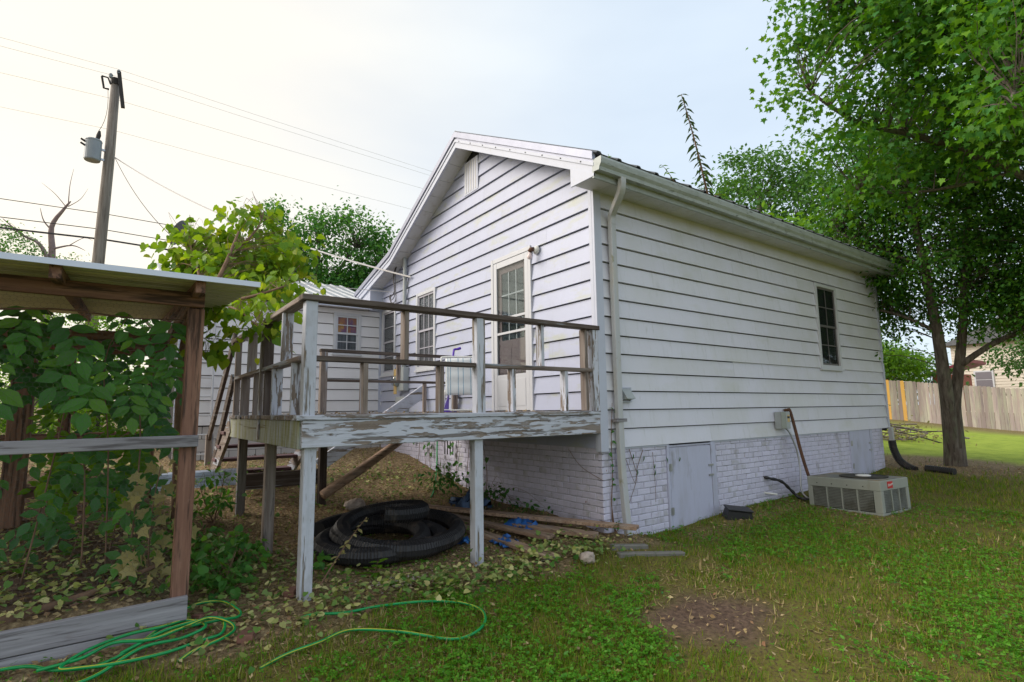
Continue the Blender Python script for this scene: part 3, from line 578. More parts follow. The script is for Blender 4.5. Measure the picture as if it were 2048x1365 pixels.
# screws on the strip
for i in range(9):
    y = RY - .12 - i * .32; MB().lathe((-OV - .014, y, rake(y) + .108), [(.008, -.004), (.008, .0), (.003, .002)], 6, 'x').build('screw', 'pole_dark', house)
# rake soffit panels
def rsoff(a, b):
    MB().prism([(a + .004, rake(a + .004) + .035), (b - .004, rake(b - .004) + .035), (b - .004, rake(b - .004) + .06), (a + .004, rake(a + .004) + .06)], 'x', -OV + .03, .0).build('soffit_panel', 'soffit', house)
y = .02
while y < RY - .01: rsoff(y, min(y + .30, RY)); y += .30
y = RY
while y < 6.66:
    e = min(y + .30, BENDY) if y < BENDY - .01 else min(y + .30, 6.68); rsoff(y, e); y = e
MB().box(-OV + .03, 0, 5.93, 5.96, 3.2, rake(5.95) + .03).build('eave_return', 'trim', house)
MB().prism([(5.96, 3.32), (6.66, 3.30), (6.66, rake(6.66)), (5.96, rake(5.96))], 'x', -OV + .03, -OV + .05).build('eave_return', 'trim', house)
# eave soffit, fascia, gutter
x = -OV + .03
while x < 7.62:
    MB().box(x + .003, min(x + .305, 7.64) - .003, -.30, .0, SOF, SOF + .02).build('soffit_panel', 'soffit', house); x += .305
MB().box(-OV, 7.66, -.325, -.30, 3.615, 3.82).build('eave_fascia', 'gutter', house)
MB().prism([(.03, SOF - .012), (-.325, SOF - .012), (-.325, rake(-.325) + .01), (.03, rake(.03) + .01)], 'x', -OV - .004, -OV + .016).build('eave_return', 'trim', house)
gp_ = [(q[0], q[1] - .028) for q in [(-.325, 3.835), (-.325, 3.705), (-.405, 3.700), (-.412, 3.735), (-.435, 3.765), (-.443, 3.815), (-.437, 3.838), (-.425, 3.838), (-.432, 3.815), (-.424, 3.77), (-.400, 3.742), (-.394, 3.712), (-.335, 3.716), (-.335, 3.835)]]
MB().prism(gp_, 'x', -OV - .005, 7.66).build('gutter', 'gutter', house)
MB().prism([gp_[0], gp_[1], gp_[2], gp_[3], gp_[4], gp_[5], gp_[6]], 'x', -OV - .008, -OV + .0).build('gutter_end', 'gutter', house)
for x in (.95, 3.9): MB().prism([(q[0] - .002 if q[0] < -.4 else q[0], q[1] - (.002 if q[1] < 3.72 else -.001)) for q in gp_[:7]], 'x', x, x + .035).build('gutter_joint', 'gutter', house)
# gable vent
v_ = MB().box(-.035, -.008, GV[0], GV[1], GV[2], 5.02).build('gable_vent', 'trim', house)
for i in range(5): MB().box(-.040, -.034, GV[0] + .05 + i * .068, GV[0] + .075 + i * .068, GV[2] + .03, 5.0).build('louver', 'soffit', v_)
# windows
def window(rect, wall, off, label=None, cols=3, rows=2, back='screen', par=house, depth=.0, glassm='glass', mm=None, wmat='white_frame'):
    a0, a1, z0, z1 = rect
    def bx(mb, a, b, c, d, o0, o1):   # o: outward distance
        if wall == 'y': mb.box(off - o1, off - o0, a, b, c, d)
        else: mb.box(a, b, off - o1, off - o0, c, d)
        return mb
    T = .055
    fr = MB(); bx(fr, a0 - .0, a0 + T, z0, z1, -.01, .042); bx(fr, a1 - T, a1, z0, z1, -.01, .042); bx(fr, a0 + T, a1 - T, z1 - T, z1, -.01, .040); bx(fr, a0 + T, a1 - T, z0, z0 + T, -.01, .040)
    wd = fr.build('window', wmat, par, bevel=.003)
    if label: wd['label'] = label
    bx(MB(), a0 - .015, a1 + .015, z0 - .03, z0 - .002, -.01, .062).build('sill', wmat, wd)
    zm = (z0 + z1) / 2
    for s_, (c, d, o) in enumerate(((z0 + T, zm + .02, .014), (zm - .02, z1 - T, .024))):
        sf = MB(); A, B = a0 + T, a1 - T; q = .032
        bx(sf, A, A + q, c, d, o - .012, o); bx(sf, B - q, B, c, d, o - .012, o); bx(sf, A + q, B - q, c, c + q, o - .012, o - .001); bx(sf, A + q, B - q, d - q, d, o - .012, o - .001)
        sf.build('sash', mm or wmat, wd)
        if cols:
            mu = MB()
            for i in range(1, cols): x = A + q + (B - A - 2 * q) * i / cols; bx(mu, x - .008, x + .008, c + q, d - q, o - .011, o - .004)
            for j in range(1, rows): zz = c + q + (d - c - 2 * q) * j / rows; bx(mu, A + q, B - q, zz - .008, zz + .008, o - .0105, o - .0045)
            mu.build('muntin', mm or wmat, wd)
        for i in range(max(cols, 1)):
            for j in range(max(rows, 1)):
                xa = A + q + (B - A - 2 * q) * i / max(cols, 1); xb = A + q + (B - A - 2 * q) * (i + 1) / max(cols, 1)
                za = c + q + (d - c - 2 * q) * j / max(rows, 1); zb = c + q + (d - c - 2 * q) * (j + 1) / max(rows, 1)
                bx(MB(), xa, xb, za, zb, o - .0115, o - .0085).build('pane', glassm, wd)
    bk = back if isinstance(back, (list, tuple)) else (back, back)
    bx(MB(), a0 + T, a1 - T, z0 + T, zm, -.006, -.002).build('backing', bk[0], wd); bx(MB(), a0 + T, a1 - T, zm, z1 - T, -.006, -.002).build('backing', bk[1], wd)
    return wd
mat('dark_sash', (.13, .12, .12), rough=.5)
mat('screened_sash', (.42, .41, .47), rough=.5)
window(W1, 'y', 0., 'tall double-hung window with grey screen beside the deck', mm='screened_sash'); window(W2, 'y', 0., 'narrow window at the inner corner of the house', cols=1, rows=2, mm='screened_sash')
window(WS, 'x', 0., 'dark double-hung window high on the long side wall', cols=2, rows=2, back='dark_room', mm='dark_sash')
# door: inner panel door behind a storm door
d0, d1, dz0, dz1 = 1.14, 1.96, 1.235, 3.28
cs = MB(); cs.box(-.045, .01, 1.10, 1.155, 1.2, 3.31); cs.box(-.045, .01, 1.945, 2.0, 1.2, 3.31); cs.box(-.043, .01, 1.155, 1.945, 3.25, 3.31); door = cs.build('door', 'white_frame', house, bevel=.003)
door['label'] = 'white storm door with a mauve panel door behind its glass'
sf = MB(); sf.box(-.040, -.018, 1.16, 1.235, 1.235, 3.245); sf.box(-.040, -.018, 1.865, 1.94, 1.235, 3.245); sf.box(-.039, -.019, 1.235, 1.865, 3.16, 3.245); sf.box(-.039, -.019, 1.235, 1.865, 1.235, 1.70); sf.build('storm_frame', 'white_frame', door, bevel=.003)
MB().box(-.043, -.038, 1.24, 1.86, 1.29, 1.64).build('kick_panel', 'white_frame', door, bevel=.004)
for za in (2.44, 2.24): MB().box(-.036, -.022, 1.235, 1.865, za, za + .03).build('glass_rail', 'white_frame', door)
MB().box(-.031, -.027, 1.235, 1.865, 1.70, 3.16).build('storm_glass', 'glass', door)
il = MB(); il.box(-.004, .006, 1.155, 1.945, 1.235, 2.16); il.box(-.004, .006, 1.155, 1.30, 2.16, 3.25); il.box(-.004, .006, 1.80, 1.945, 2.16, 3.25); il.box(-.004, .006, 1.30, 1.80, 3.08, 3.25); il.build('inner_door', 'mauve_door', door)
for ya in (1.24, 1.58): 
    for za, zb in ((1.32, 1.62), (1.72, 2.05)): MB().box(-.010, -.003, ya, ya + .27, za, zb).build('door_panel', 'mauve_door', door, bevel=.006)
for i in range(1, 3): MB().box(-.003, .004, 1.30 + i * .1667 - .009, 1.30 + i * .1667 + .009, 2.16, 3.08).build('muntin', 'white_frame', door)
for i in range(1, 3): MB().box(-.0035, .0035, 1.30, 1.80, 2.16 + i * .3067 - .009, 2.16 + i * .3067 + .009).build('muntin', 'white_frame', door)
for i in range(3):
    for j in range(3): MB().box(.000, .003, 1.30 + i * .1667, 1.30 + (i + 1) * .1667, 2.16 + j * .3067, 2.16 + (j + 1) * .3067).build('pane', 'glass_bright', door)
MB().box(.007, .011, 1.3, 1.8, 2.16, 3.08).build('door_shade', 'door_shade', door)
# ------------------------------------------------------------------ wing (same house)
WF = 5.95; WX0 = -3.42
z = 1.06
while z < 3.16:
    siding((z, min(z + C8, 3.2)), lambda q: (WX0 + .03, -.015), 'x', -1, WF, [(-.97, -.44, 2.33, 3.11)], 'wing_siding', house); z += C8
MB().box(WX0, -.02, WF + .012, 8.9, 0.3, 3.24).build('wall', 'dark_room', house)
MB().box(WX0 - .012, WX0 + .05, WF - .034, WF + .0, 1.04, 3.2).build('corner_board', 'trim', house)
MB().box(-.07, -.02, WF - .034, WF + .0, 1.1, 3.2).build('corner_board', 'trim', house)
window((-.97, -.44, 2.33, 3.11), 'x', WF, 'small double-hung window with warm curtain on the rear wing', cols=2, rows=2, back=('curtain_pale', 'curtain_warm'), glassm='glass')
for r in range(3):
    zc = 1.04 - .1 - r * .2
    x = WX0 - (.2 if r % 2 else 0)
    while x < -.02:
        a, b = max(x, WX0), min(x + .395, -.02); x += .405
        if b - a > .06: MB().box(a, b, WF - .004, WF + .02, zc - .096, zc + .098).build('concrete_block', 'block_paint', house)
roof_sheet('roof_sheet', 'wing_roof', WX0 - .3, .05, [(WF - .25, 3.305), (7.6, 3.91), (8.55, 4.24)], rib=.23)
MB().box(WX0 - .3, -OV, WF - .235, WF - .21, 3.185, 3.285).build('eave_fascia', 'trim', house)
MB().box(WX0 - .28, -OV, WF - .21, WF, 3.20, 3.215).build('wing_soffit', 'soffit', house)
MB().prism([(WF - .2, 3.2), (8.5, 4.2), (8.5, 3.2)], 'x', WX0, WX0 + .05).build('gable_end', 'wing_siding', house)

# ------------------------------------------------------------------ deck
deck = thing('deck', (-3.03, 0, H(-3.03, 0)), 'raised wooden deck with peeling white paint and open railing beside the gable wall', 'deck')
FZ = 1.222
y = -.045; i = 0
while y < 2.95:
    e = min(y + .143, 2.98); MB().box(-3.085 + random.uniform(-.012, .012), -.03, y + .003, e - .003, FZ - .038, FZ + random.uniform(-.003, .003)).build('deck_board', 'peel_x' if i == 0 else 'bare_x', deck, bevel=.003); y = e; i += 1
MB().box(-3.05, -.025, -.028, .012, .985, 1.183).build('rim_beam', 'peel_x', deck, bevel=.004)
MB().box(-3.068, -3.028, .014, 2.97, .975, 1.183).build('rim_beam', 'algae_x', deck, bevel=.004)
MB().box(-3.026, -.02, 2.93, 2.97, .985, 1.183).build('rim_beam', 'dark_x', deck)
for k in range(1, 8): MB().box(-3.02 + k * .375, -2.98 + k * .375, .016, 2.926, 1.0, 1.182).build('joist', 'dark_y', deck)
def post(x0, y0, z0, z1, m, w_=.089, name='post'):
    return MB().box(x0, x0 + w_, y0, y0 + w_, z0, z1).build(name, m, deck, bevel=.004)
post(-3.018, .016, H(-3, 0) - .2, .984, 'white_z'); post(-1.552, .016, H(-1.5, 0) - .2, .984, 'white_z')
post(-3.02, 1.24, H(-3, 1.24) - .2, .974, 'bare_z'); post(-3.02, 2.62, H(-3, 2.66) - .2, .974, 'bare_z'); post(-2.06, 2.84, H(-2, 2.9) - .2, .984, 'dark_z')
post(-3.05, -.022, 1.185, 2.075, 'white_z'); post(-1.552, -.03, 1.185, 2.075, 'white_z'); post(-.112, -.03, 1.185, 2.075, 'peel_z')
post(-3.068, 2.80, 1.18, 2.075, 'bare_z', .06); MB().box(-3.085, -3.06, 1.33, 1.39, 1.0, 2.075).build('post', 'peel_z', deck, bevel=.003)
# rails
MB().box(-3.085, -.01, -.045, .06, 2.076, 2.122).build('top_rail', 'dark_x', deck, bevel=.005)
MB().box(-3.085, -2.985, .062, 2.90, 2.074, 2.118).build('top_rail', 'bare_y', deck, bevel=.005)
for a, b, m in ((-2.96, -1.555, 'dark_x'), (-1.462, -.115, 'bare_x')): MB().box(a, b, -.02, .07, 1.626, 1.664).build('mid_rail', m, deck, bevel=.004)
MB().box(-3.075, -2.985, .07, 2.80, 1.626, 1.664).build('mid_rail', 'bare_y', deck, bevel=.004)
def bal(x0, x1, y0, y1, z0, z1, m='peel_z'): MB().box(x0, x1, y0, y1, z0, z1).build('baluster', m, deck, bevel=.003)
for x, m in ((-2.249, 'bare_z'), (-.795, 'peel_z')): bal(x, x + .04, -.012, .075, 1.665, 2.075, m)
for x, m in ((-2.594, 'bare_z'), (-1.916, 'bare_z'), (-1.15, 'peel_z'), (-.491, 'peel_z')): bal(x, x + .04, -.012, .075, 1.224, 1.625, m)
bal(-.203, -.163, -.01, .077, 1.224, 2.075, 'bare_z')
for y, m in ((2.03, 'bare_z'), (1.262, 'dark_z'), (.576, 'peel_z')): bal(-3.075, -2.987, y, y + .04, 1.665, 2.073, m)
for y, m in ((2.348, 'bare_z'), (1.666, 'bare_z'), (1.19, 'dark_z'), (.885, 'peel_z'), (.228, 'peel_z')): bal(-3.072, -2.985, y, y + .04, 1.224, 1.625, m)
# back railing
MB().box(-2.07, -.05, 2.90, 2.99, 2.02, 2.058).build('top_rail', 'dark_x', deck, bevel=.004); MB().box(-1.98, -.11, 2.93, 2.97, 1.635, 1.670).build('mid_rail', 'dark_x', deck, bevel=.003)
post(-2.065, 2.90, 1.224, 2.02, 'bare_z', .085); post(-.13, 2.90, 1.224, 2.02, 'bare_z', .08)
bal(-1.01, -.955, 2.93, 2.97, 1.67, 2.02, 'bare_z'); bal(-.60, -.55, 2.93, 2.97, 1.224, 1.634, 'bare_z'); bal(-1.52, -1.47, 2.93, 2.97, 1.224, 1.634, 'dark_z')
# stairs
for X in (-3.06, -2.07): MB().beam((X, 2.95, 1.12), (X, 4.45, .30), .038, .20).build('stringer', 'bare_y', deck)
MB().beam((-3.05, 3.02, 2.17), (-3.05, 4.92, .86), .04, .13).build('handrail', 'dark_y', deck, bevel=.004)
MB().beam((-3.05, 3.02, 1.66), (-3.05, 4.36, .50), .04, .14).build('handrail', 'dark_y', deck, bevel=.004)
MB().box(-3.09, -3.0, 4.80, 4.88, H(-3, 4.85) - .1, .95).build('stair_post', 'bare_z', deck)
mat('tread', (.10, .045, .055), [((.17, .10, .10), 20, (.06, 1, 1), .45, .65, .7)], rough=.6)
for y, z in ((3.2, 1.03), (3.5, .85), (3.8, .668), (4.1, .48)): MB().box(-3.10, -2.02, y - .02, y + .24, z - .038, z).build('tread', 'tread', deck, bevel=.003)

# ------------------------------------------------------------------ lean-to shed on the left
shed = thing('lean_to_shed', (-3.75, .05, .05), 'open timber lean-to with metal roof and vines at the left edge', 'shed')
def spart(nm, m, *b, **k): return MB().box(*b).build(nm, m, shed, bevel=k.get('bevel', .004))
spart('post', 'shedwood_z', -3.80, -3.705, .006, .10, -.1, 1.945)
spart('beam', 'shedwood_x', -8.0, -3.712, -.034, .004, 1.95, 2.045)
spart('beam', 'shedwood_y', -3.80, -3.715, .006, 3.3, 1.95, 2.04)
spart('beam', 'shedwood_x', -8.0, -3.81, 1.60, 1.64, 1.80, 1.96); spart('beam', 'shedwood_x', -8.0, -3.81, 3.20, 3.24, 1.9, 2.05)
for x in (-3.80, -4.50, -5.25, -6.0): MB().beam((x + .03, -.32, 2.028), (x + .03, 3.35, 2.305), .055, .075).build('rafter', 'shedwood_y', shed, bevel=.003)
for x, y, w_ in ((-4.84, 1.62, .14), (-4.62, 2.9, .10), (-3.90, 2.9, .10), (-6.2, 1.62, .14)): spart('post', 'shedwood_z', x, x + w_, y, y + w_, H(x, y) - .2, 2.0)
spart('rail_board', 'greywood_x', -8.0, -3.703, -.038, .004, 1.030, 1.104)
spart('back_rail', 'shedwood_x', -8.0, -3.85, 2.88, 2.92, .98, 1.07); spart('back_rail', 'shedwood_x', -8.0, -3.85, 1.70, 1.73, .60, .68)
MB().beam((-4.75, 2.95, 1.0), (-4.2, 2.95, .55), .04, .06).build('brace', 'shedwood_x', shed)
# roof sheet with ribs along its length
pr = []; y = -.37
while y < 3.4:
    pr += [(y, 0), (y + .012, .018), (y + .045, .018), (y + .057, 0), (y + .11, .004), (y + .12, 0)]; y += .18
zr = lambda y: 2.066 + .075 * (y + .36)
vs = []; 
for X in (-8.2, -3.44): vs += [(X, y, zr(y) + u) for y, u in pr]
n = len(pr); o = MB().add(vs, [(i, i + 1, n + i + 1, n + i) for i in range(n - 1)]).build('roof_sheet', 'shed_roof', shed); md = o.modifiers.new('s', 'SOLIDIFY'); md.thickness = .006; md.offset = 1
MB().prism([(-.378, 2.056), (-.372, 2.056), (-.372, 2.086), (-.33, 2.094), (-.33, 2.100), (-.378, 2.090)], 'x', -8.2, -3.438).build('edge_flashing', 'shed_edge', shed)
# hexagonal wire netting
hx = MB(); cell = .03; 
def wire(a, b):
    a = Vector(a); b = Vector(b); r = .0005; d = (b - a).normalized(); s1 = Vector((0, 1, 0)); s2 = d.cross(s1)
    q = [s1 * r, (s2 * .87 - s1 * .5) * r, (-s2 * .87 - s1 * .5) * r]
    hx.add([a + k for k in q] + [b + k for k in q], [(0, 1, 4, 3), (1, 2, 5, 4), (2, 0, 3, 5)])
for z_lo, z_hi in ((.12, 1.03), (1.10, 1.95)):
    r = 0; z = z_lo
    while z < z_hi:
        x = -5.0 + (cell / 2 if r % 2 else 0)
        while x < -3.82:
            wire((x, .012, z), (x, .012, z + cell * .58)); wire((x, .012, z + cell * .58), (x + cell / 2, .012, z + cell * .87)); wire((x, .012, z + cell * .58), (x - cell / 2, .012, z + cell * .87)); x += cell
        z += cell * .87; r += 1
tag(hx.build('wire_netting', 'chicken_wire', shed), kind='stuff')
# retaining boards
ret = thing('retaining_wall', (-3.75, -.02, -.1), 'low retaining edge of two weathered grey planks under the lean-to', 'retaining wall')
MB().add([(-8, -.04, -.075), (-3.71, -.04, -.035), (-3.71, .004, -.035), (-8, .004, -.075), (-8, -.04, .03), (-3.71, -.04, .105), (-3.71, .004, .105), (-8, .004, .03)], [(3, 2, 1, 0), (4, 5, 6, 7), (0, 1, 5, 4), (1, 2, 6, 5), (2, 3, 7, 6), (3, 0, 4, 7)]).build('plank', 'greywood_x', ret, bevel=.004)
MB().add([(-8, -.036, -.25), (-3.79, -.036, -.2), (-3.79, .006, -.2), (-8, .006, -.25), (-8, -.036, -.08), (-3.79, -.036, -.042), (-3.79, .006, -.042), (-8, .006, -.08)], [(3, 2, 1, 0), (4, 5, 6, 7), (0, 1, 5, 4), (1, 2, 6, 5), (2, 3, 7, 6), (3, 0, 4, 7)]).build('plank', 'greywood_x', ret, bevel=.004)

# ------------------------------------------------------------------ fixtures on the house
ds = thing('downspout', (.2, -.05, 3.4), 'pale metal downspout with mossy elbow at the near house corner', 'downspout')
def rect_tube(pts, w_, d_, nm, m, par):
    pts = [Vector(p) for p in pts]; vs = []; fs = []
    for i, p in enumerate(pts):
        t = (pts[min(i + 1, len(pts) - 1)] - pts[max(i - 1, 0)]).normalized(); sx = Vector((1, 0, 0)); sx = (sx - t * sx.dot(t)).normalized(); sy = t.cross(sx)
        c = .18
        for a, b in ((-1 + c, -1), (1 - c, -1), (1, -1 + c), (1, 1 - c), (1 - c, 1), (-1 + c, 1), (-1, 1 - c), (-1, -1 + c)): vs.append(p + sx * a * w_ / 2 + sy * b * d_ / 2)
    for i in range(len(pts) - 1):
        for k in range(8): fs.append((i * 8 + k, i * 8 + (k + 1) % 8, i * 8 + 8 + (k + 1) % 8, i * 8 + 8 + k))
    fs.append(tuple(range(7, -1, -1))); fs.append(tuple(len(vs) - 8 + k for k in range(8)))
    return MB().add(vs, fs).build(nm, m, par)
rect_tube(spline([(.06, -.375, 3.70), (.06, -.375, 3.62), (.085, -.33, 3.54), (.16, -.16, 3.43), (.195, -.085, 3.37), (.205, -.075, 3.28)], 5), .075, .06, 'elbow', 'downspout', ds)
rect_tube([(.205, -.072, 3.30), (.207, -.072, 1.2), (.215, -.075, .6), (.225, -.115, .0), (.226, -.12, -.06)], .078, .058, 'pipe', 'downspout', ds)
MB().box(.13, .285, -.112, -.03, 1.10, 1.135).build('strap', 'greywood_x', ds)
dv = thing('dryer_vent', (.36, -.03, 1.38), 'small grey hooded vent on the long side wall near the corner', 'vent')
fr = MB(); fr.box(.275, .29, -.05, -.02, 1.305, 1.47); fr.box(.425, .44, -.05, -.02, 1.305, 1.47); fr.box(.29, .425, -.05, -.02, 1.455, 1.47); fr.box(.29, .425, -.05, -.02, 1.305, 1.32); fr.build('frame', 'trim', dv)
MB().prism([(-.03, 1.455), (-.045, 1.455), (-.125, 1.345), (-.03, 1.33)], 'x', .292, .423).build('hood', 'meter_grey', dv)
li = thing('wall_light', (-.03, 1.0, 3.2), 'bare bulb wall light beside the top of the storm door', 'lamp')
MB().lathe((-.028, .985, 3.215), [(.055, 0), (.058, -.012), (.04, -.03), (.03, -.05)], 16, 'x').build('base', 'white_plastic', li, smooth=True)
MB().tube([(-.07, .985, 3.22), (-.10, 1.01, 3.22), (-.115, 1.02, 3.19)], [.028, .030, .030], 12).build('socket', 'rust', li, smooth=True)
MB().lathe((-.115, 1.02, 3.18), [(.014, 0), (.03, -.035), (.033, -.055), (.025, -.08), (.005, -.09)], 14).build('bulb', 'bulb', li, smooth=True)
em = thing('electric_meter', (-.03, 4.85, 1.9), 'grey electric meter box with tall conduit mast on the gable wall', 'meter')
MB().box(-.13, -.02, 4.66, 4.93, 1.60, 2.02).build('meter_box', 'meter_grey', em, bevel=.006); MB().box(-.134, -.12, 4.935, 5.06, 1.55, 2.0).build('side_cover', 'yellow_paint', em, bevel=.005)
MB().lathe((-.13, 4.90, 1.78), [(.10, 0), (.10, -.03), (.085, -.09), (.05, -.11)], 20, 'x').build('meter_dial', 'glass_bright', em, smooth=True); MB().lathe((-.13, 4.90, 1.78), [(.09, 0), (.09, -.02), (.06, -.04)], 16, 'x').build('meter_face', 'meter_grey', em)
MB().box(-.13, -.02, 4.64, 4.98, 1.10, 1.50).build('panel_box', 'meter_grey', em, bevel=.006); MB().box(-.135, -.13, 4.80, 4.88, 1.25, 1.40).build('sticker', 'white_plastic', em)
MB().tube(spline([(-.07, 4.77, 2.0), (-.07, 4.77, 3.0), (-.07, 4.77, 3.88), (-.08, 4.80, 4.03), (-.10, 4.90, 4.08), (-.11, 4.99, 4.02), (-.11, 5.02, 3.93)], 5), .035, 10).build('mast', 'meter_grey', em, smooth=True)
for k in range(4):
    a = random.uniform(-.1, .1); MB().tube(spline([(-.11, 5.0, 3.98), (-.13, 5.10 + a, 3.75), (-.14, 5.02 + a, 3.45 - .08 * k), (-.15, 5.2 + a, 3.35 - .05 * k), (-.13, 5.28, 3.42)], 5), .008, 5).build('cable_loop', 'wire', em)
db = thing('disconnect_box', (3.55, -.03, 1.0), 'grey electrical disconnect box on the side wall above the air conditioner', 'electrical box')
MB().box(3.41, 3.66, -.125, -.028, .925, 1.165).build('box', 'meter_grey', db, bevel=.006); MB().box(3.40, 3.53, -.137, -.125, .93, 1.16).build('cover', 'ac_paint', db, bevel=.004); MB().box(3.58, 3.64, -.128, -.124, 1.02, 1.12).build('sticker', 'yellow_paint', db); MB().box(3.58, 3.64, -.129, -.1245, 1.07, 1.10).build('sticker', 'pole_dark', db)

# ------------------------------------------------------------------ air conditioner
mat('ac_louver', (.22, .23, .205), [((.09, .085, .06), 5, (1, 1, 1), .45, .65, .7)], rough=.5)
AZ = H(3.6, -.95) - .01
ac = thing('air_conditioner', (3.36, -1.31, AZ), 'low grey-green air conditioner unit with louvred sides on the lawn', 'air conditioner', rot=(R_(-1.2), 0, R_(-4.5)))
LX, LY, LZ = .70, .90, .41
cab = MB(); cab.box(0, LX, 0, LY, .29, LZ); cab.box(0, LX, 0, LY, 0, .03)
for a, b in ((0, .07), (LX - .07, LX)):
    for c, d in ((0, .09), (LY - .06, LY)): cab.box(a, b, c, d, .03, .29)
cab.build('cabinet', 'ac_paint', ac, local=True, bevel=.006)
MB().box(.05, LX - .05, .05, LY - .05, .031, .289).build('coil', 'ac_dark', ac, local=True)
def grille(face, lo, hi, cnt):
    stp = (hi - lo) / cnt
    for k in range(1, cnt):
        p = lo + k * stp; q = MB()
        (q.box(.0, .03, p - .008, p + .008, .03, .29) if face == 'x' else q.box(p - .008, p + .008, .0, .03, .03, .29)); q.build('divider', 'ac_paint', ac, local=True)
    for k in range(cnt):
        a, b = lo + k * stp + .008, lo + (k + 1) * stp - .008; q = MB()
        for j in range(13):
            zz = .045 + j * .019
            if face == 'x': q.prism([(.004, zz), (.02, zz + .010), (.02, zz + .013), (.004, zz + .004)], 'y', a, b)
            else: q.prism([(.004, zz), (.02, zz + .010), (.02, zz + .013), (.004, zz + .004)], 'x', a, b)
        tag(q.build('louver_panel', 'ac_louver', ac, local=True), kind='stuff')
grille('x', .09, LY - .06, 4); grille('y', .07, LX - .07, 3)
# note: front long face is local x = 0, short face local y = 0
MB().box(.02, LX - .02, .02, LY - .02, LZ + .0005, LZ + .006).build('top_panel', 'ac_top', ac, local=True)
MB().lathe((.36, .36, LZ + .006), [(.27, 0), (.275, .012), (.25, .016), (.24, .008), (.08, .008)], 28).build('fan_ring', 'ac_dark', ac, local=True)
MB().lathe((.36, .36, LZ + .014), [(.085, 0), (.088, .012), (.06, .02), (.0, .022)], 20).build('fan_cap', 'white_plastic', ac, local=True, smooth=True)
bd = MB().box(.17, .29, -.006, .0, .315, .395).build('badge', 'badge_red', ac, local=True)
fc = bpy.data.curves.new('badge_lettering', 'FONT'); fc.body = 'Rheem'; fc.size = .046; fc.align_x = 'CENTER'; fc.align_y = 'CENTER'; fc.shear = .3; fc.extrude = .0008
dg = bpy.data.objects.new('tmp_text', fc); COL.objects.link(dg); bpy.context.view_layer.update()
me = bpy.data.meshes.new_from_object(dg.evaluated_get(bpy.context.evaluated_depsgraph_get())); bpy.data.objects.remove(dg)
me.materials.clear(); me.materials.append(MATS['white_plastic']); lt = bpy.data.objects.new('badge_lettering', me); lt.location = (.23, -.0075, .358); lt.rotation_euler = (R_(90), R_(-8), 0); link(lt, bd)
for k in range(4): MB().lathe((.0, .2 + k * .19, .335), [(.007, 0), (.007, -.004), (.003, -.005)], 6, 'x').build('screw', 'pole_dark', ac, local=True)
# pipes between house and unit
t_ = thing('conduit', (3.70, -.05, 1.1), 'dark rusty conduit slanting from the side wall to the air conditioner', 'pipe')
MB().tube(spline([(3.70, -.02, 1.18), (3.72, -.06, 1.185), (3.735, -.10, 1.14), (3.72, -.22, .55), (3.70, -.33, .17), (3.66, -.42, .03), (3.62, -.46, -.02)], 5), .021, 8).build('pipe', 'rust', t_, smooth=True)
t_ = thing('flexible_conduit', (3.6, -.08, .9), 'thin grey flexible conduit curving down from the disconnect box', 'pipe')
MB().tube(spline([(3.60, -.075, .93), (3.66, -.10, .86), (3.74, -.14, .62), (3.74, -.17, .35), (3.66, -.20, .12), (3.62, -.28, -.0), (3.72, -.42, -.05)], 5), .013, 8).build('pipe', 'steel', t_, smooth=True)
t_ = thing('refrigerant_line', (3.1, -.03, .28), 'black insulated line running from the brick wall to the air conditioner', 'pipe')
MB().tube(spline([(3.08, .03, .285), (3.12, -.05, .27), (3.30, -.12, .22), (3.42, -.18, .10), (3.48, -.26, .0), (3.56, -.38, -.02), (3.66, -.5, .0)], 6), [.02 + .004 * math.sin(i * 1.7) for i in range(37)], 8).build('insulation', 'black_rubber', t_, smooth=True)
MB().tube([(3.075, .03, .29), (3.13, -.05, .29)], .01, 8).build('pipe_stub', 'steel', t_)
t_ = thing('drain_stub', (3.1, -.03, .07), 'short white plastic drain stub sticking out of the brick wall', 'pipe')
MB().tube([(3.06, .03, .08), (3.16, -.13, .06)], .014, 10).build('pipe', 'white_plastic', t_, smooth=True)

# ------------------------------------------------------------------ things on the deck
ch = thing('lawn_chair', (-.5, 2.05, FZ + .005), 'folded white lawn chair with blue striped cushion standing on the deck', 'chair', rot=(R_(-9), 0, R_(-26)))
fr = MB()
MB().tube(spline([(-.25, 0, .0), (-.25, 0, .5), (-.25, .0, .70), (-.22, .0, .735), (0, 0, .74), (.22, 0, .735), (.25, 0, .70), (.25, 0, .5), (.25, 0, 0)], 5), .013, 8).build('back_frame', 'white_plastic', ch, local=True, smooth=True)
MB().tube(spline([(-.23, -.05, .34), (-.24, -.05, .05), (-.20, -.05, .015), (0, -.05, .012), (.20, -.05, .015), (.24, -.05, .05), (.23, -.05, .34)], 5), .013, 8).build('front_leg', 'white_plastic', ch, local=True, smooth=True)
MB().tube(spline([(-.2, .06, .30), (-.21, .06, .06), (-.17, .06, .02), (.17, .06, .02), (.21, .06, .06), (.2, .06, .30)], 5), .012, 8).build('rear_leg', 'white_plastic', ch, local=True, smooth=True)
for s_ in (-1, 1): MB().beam((s_ * .27, -.05, .66), (s_ * .235, -.07, .16), .03, .02).build('armrest', 'white_plastic', ch, local=True)
vs = []; fs = []; nu, nv = 13, 14
for j in range(nv):
    for i in range(nu):
        u = i / (nu - 1); v = j / (nv - 1); puff = .05 * (1 - abs(2 * u - 1) ** 3) * (.55 + .45 * abs(math.sin(v * math.pi * 3)))
        vs.append((-.20 + .40 * u, -.03 - puff, .21 + .50 * v))
for j in range(nv - 1):
    for i in range(nu - 1): fs.append((j * nu + i, j * nu + i + 1, (j + 1) * nu + i + 1, (j + 1) * nu + i))
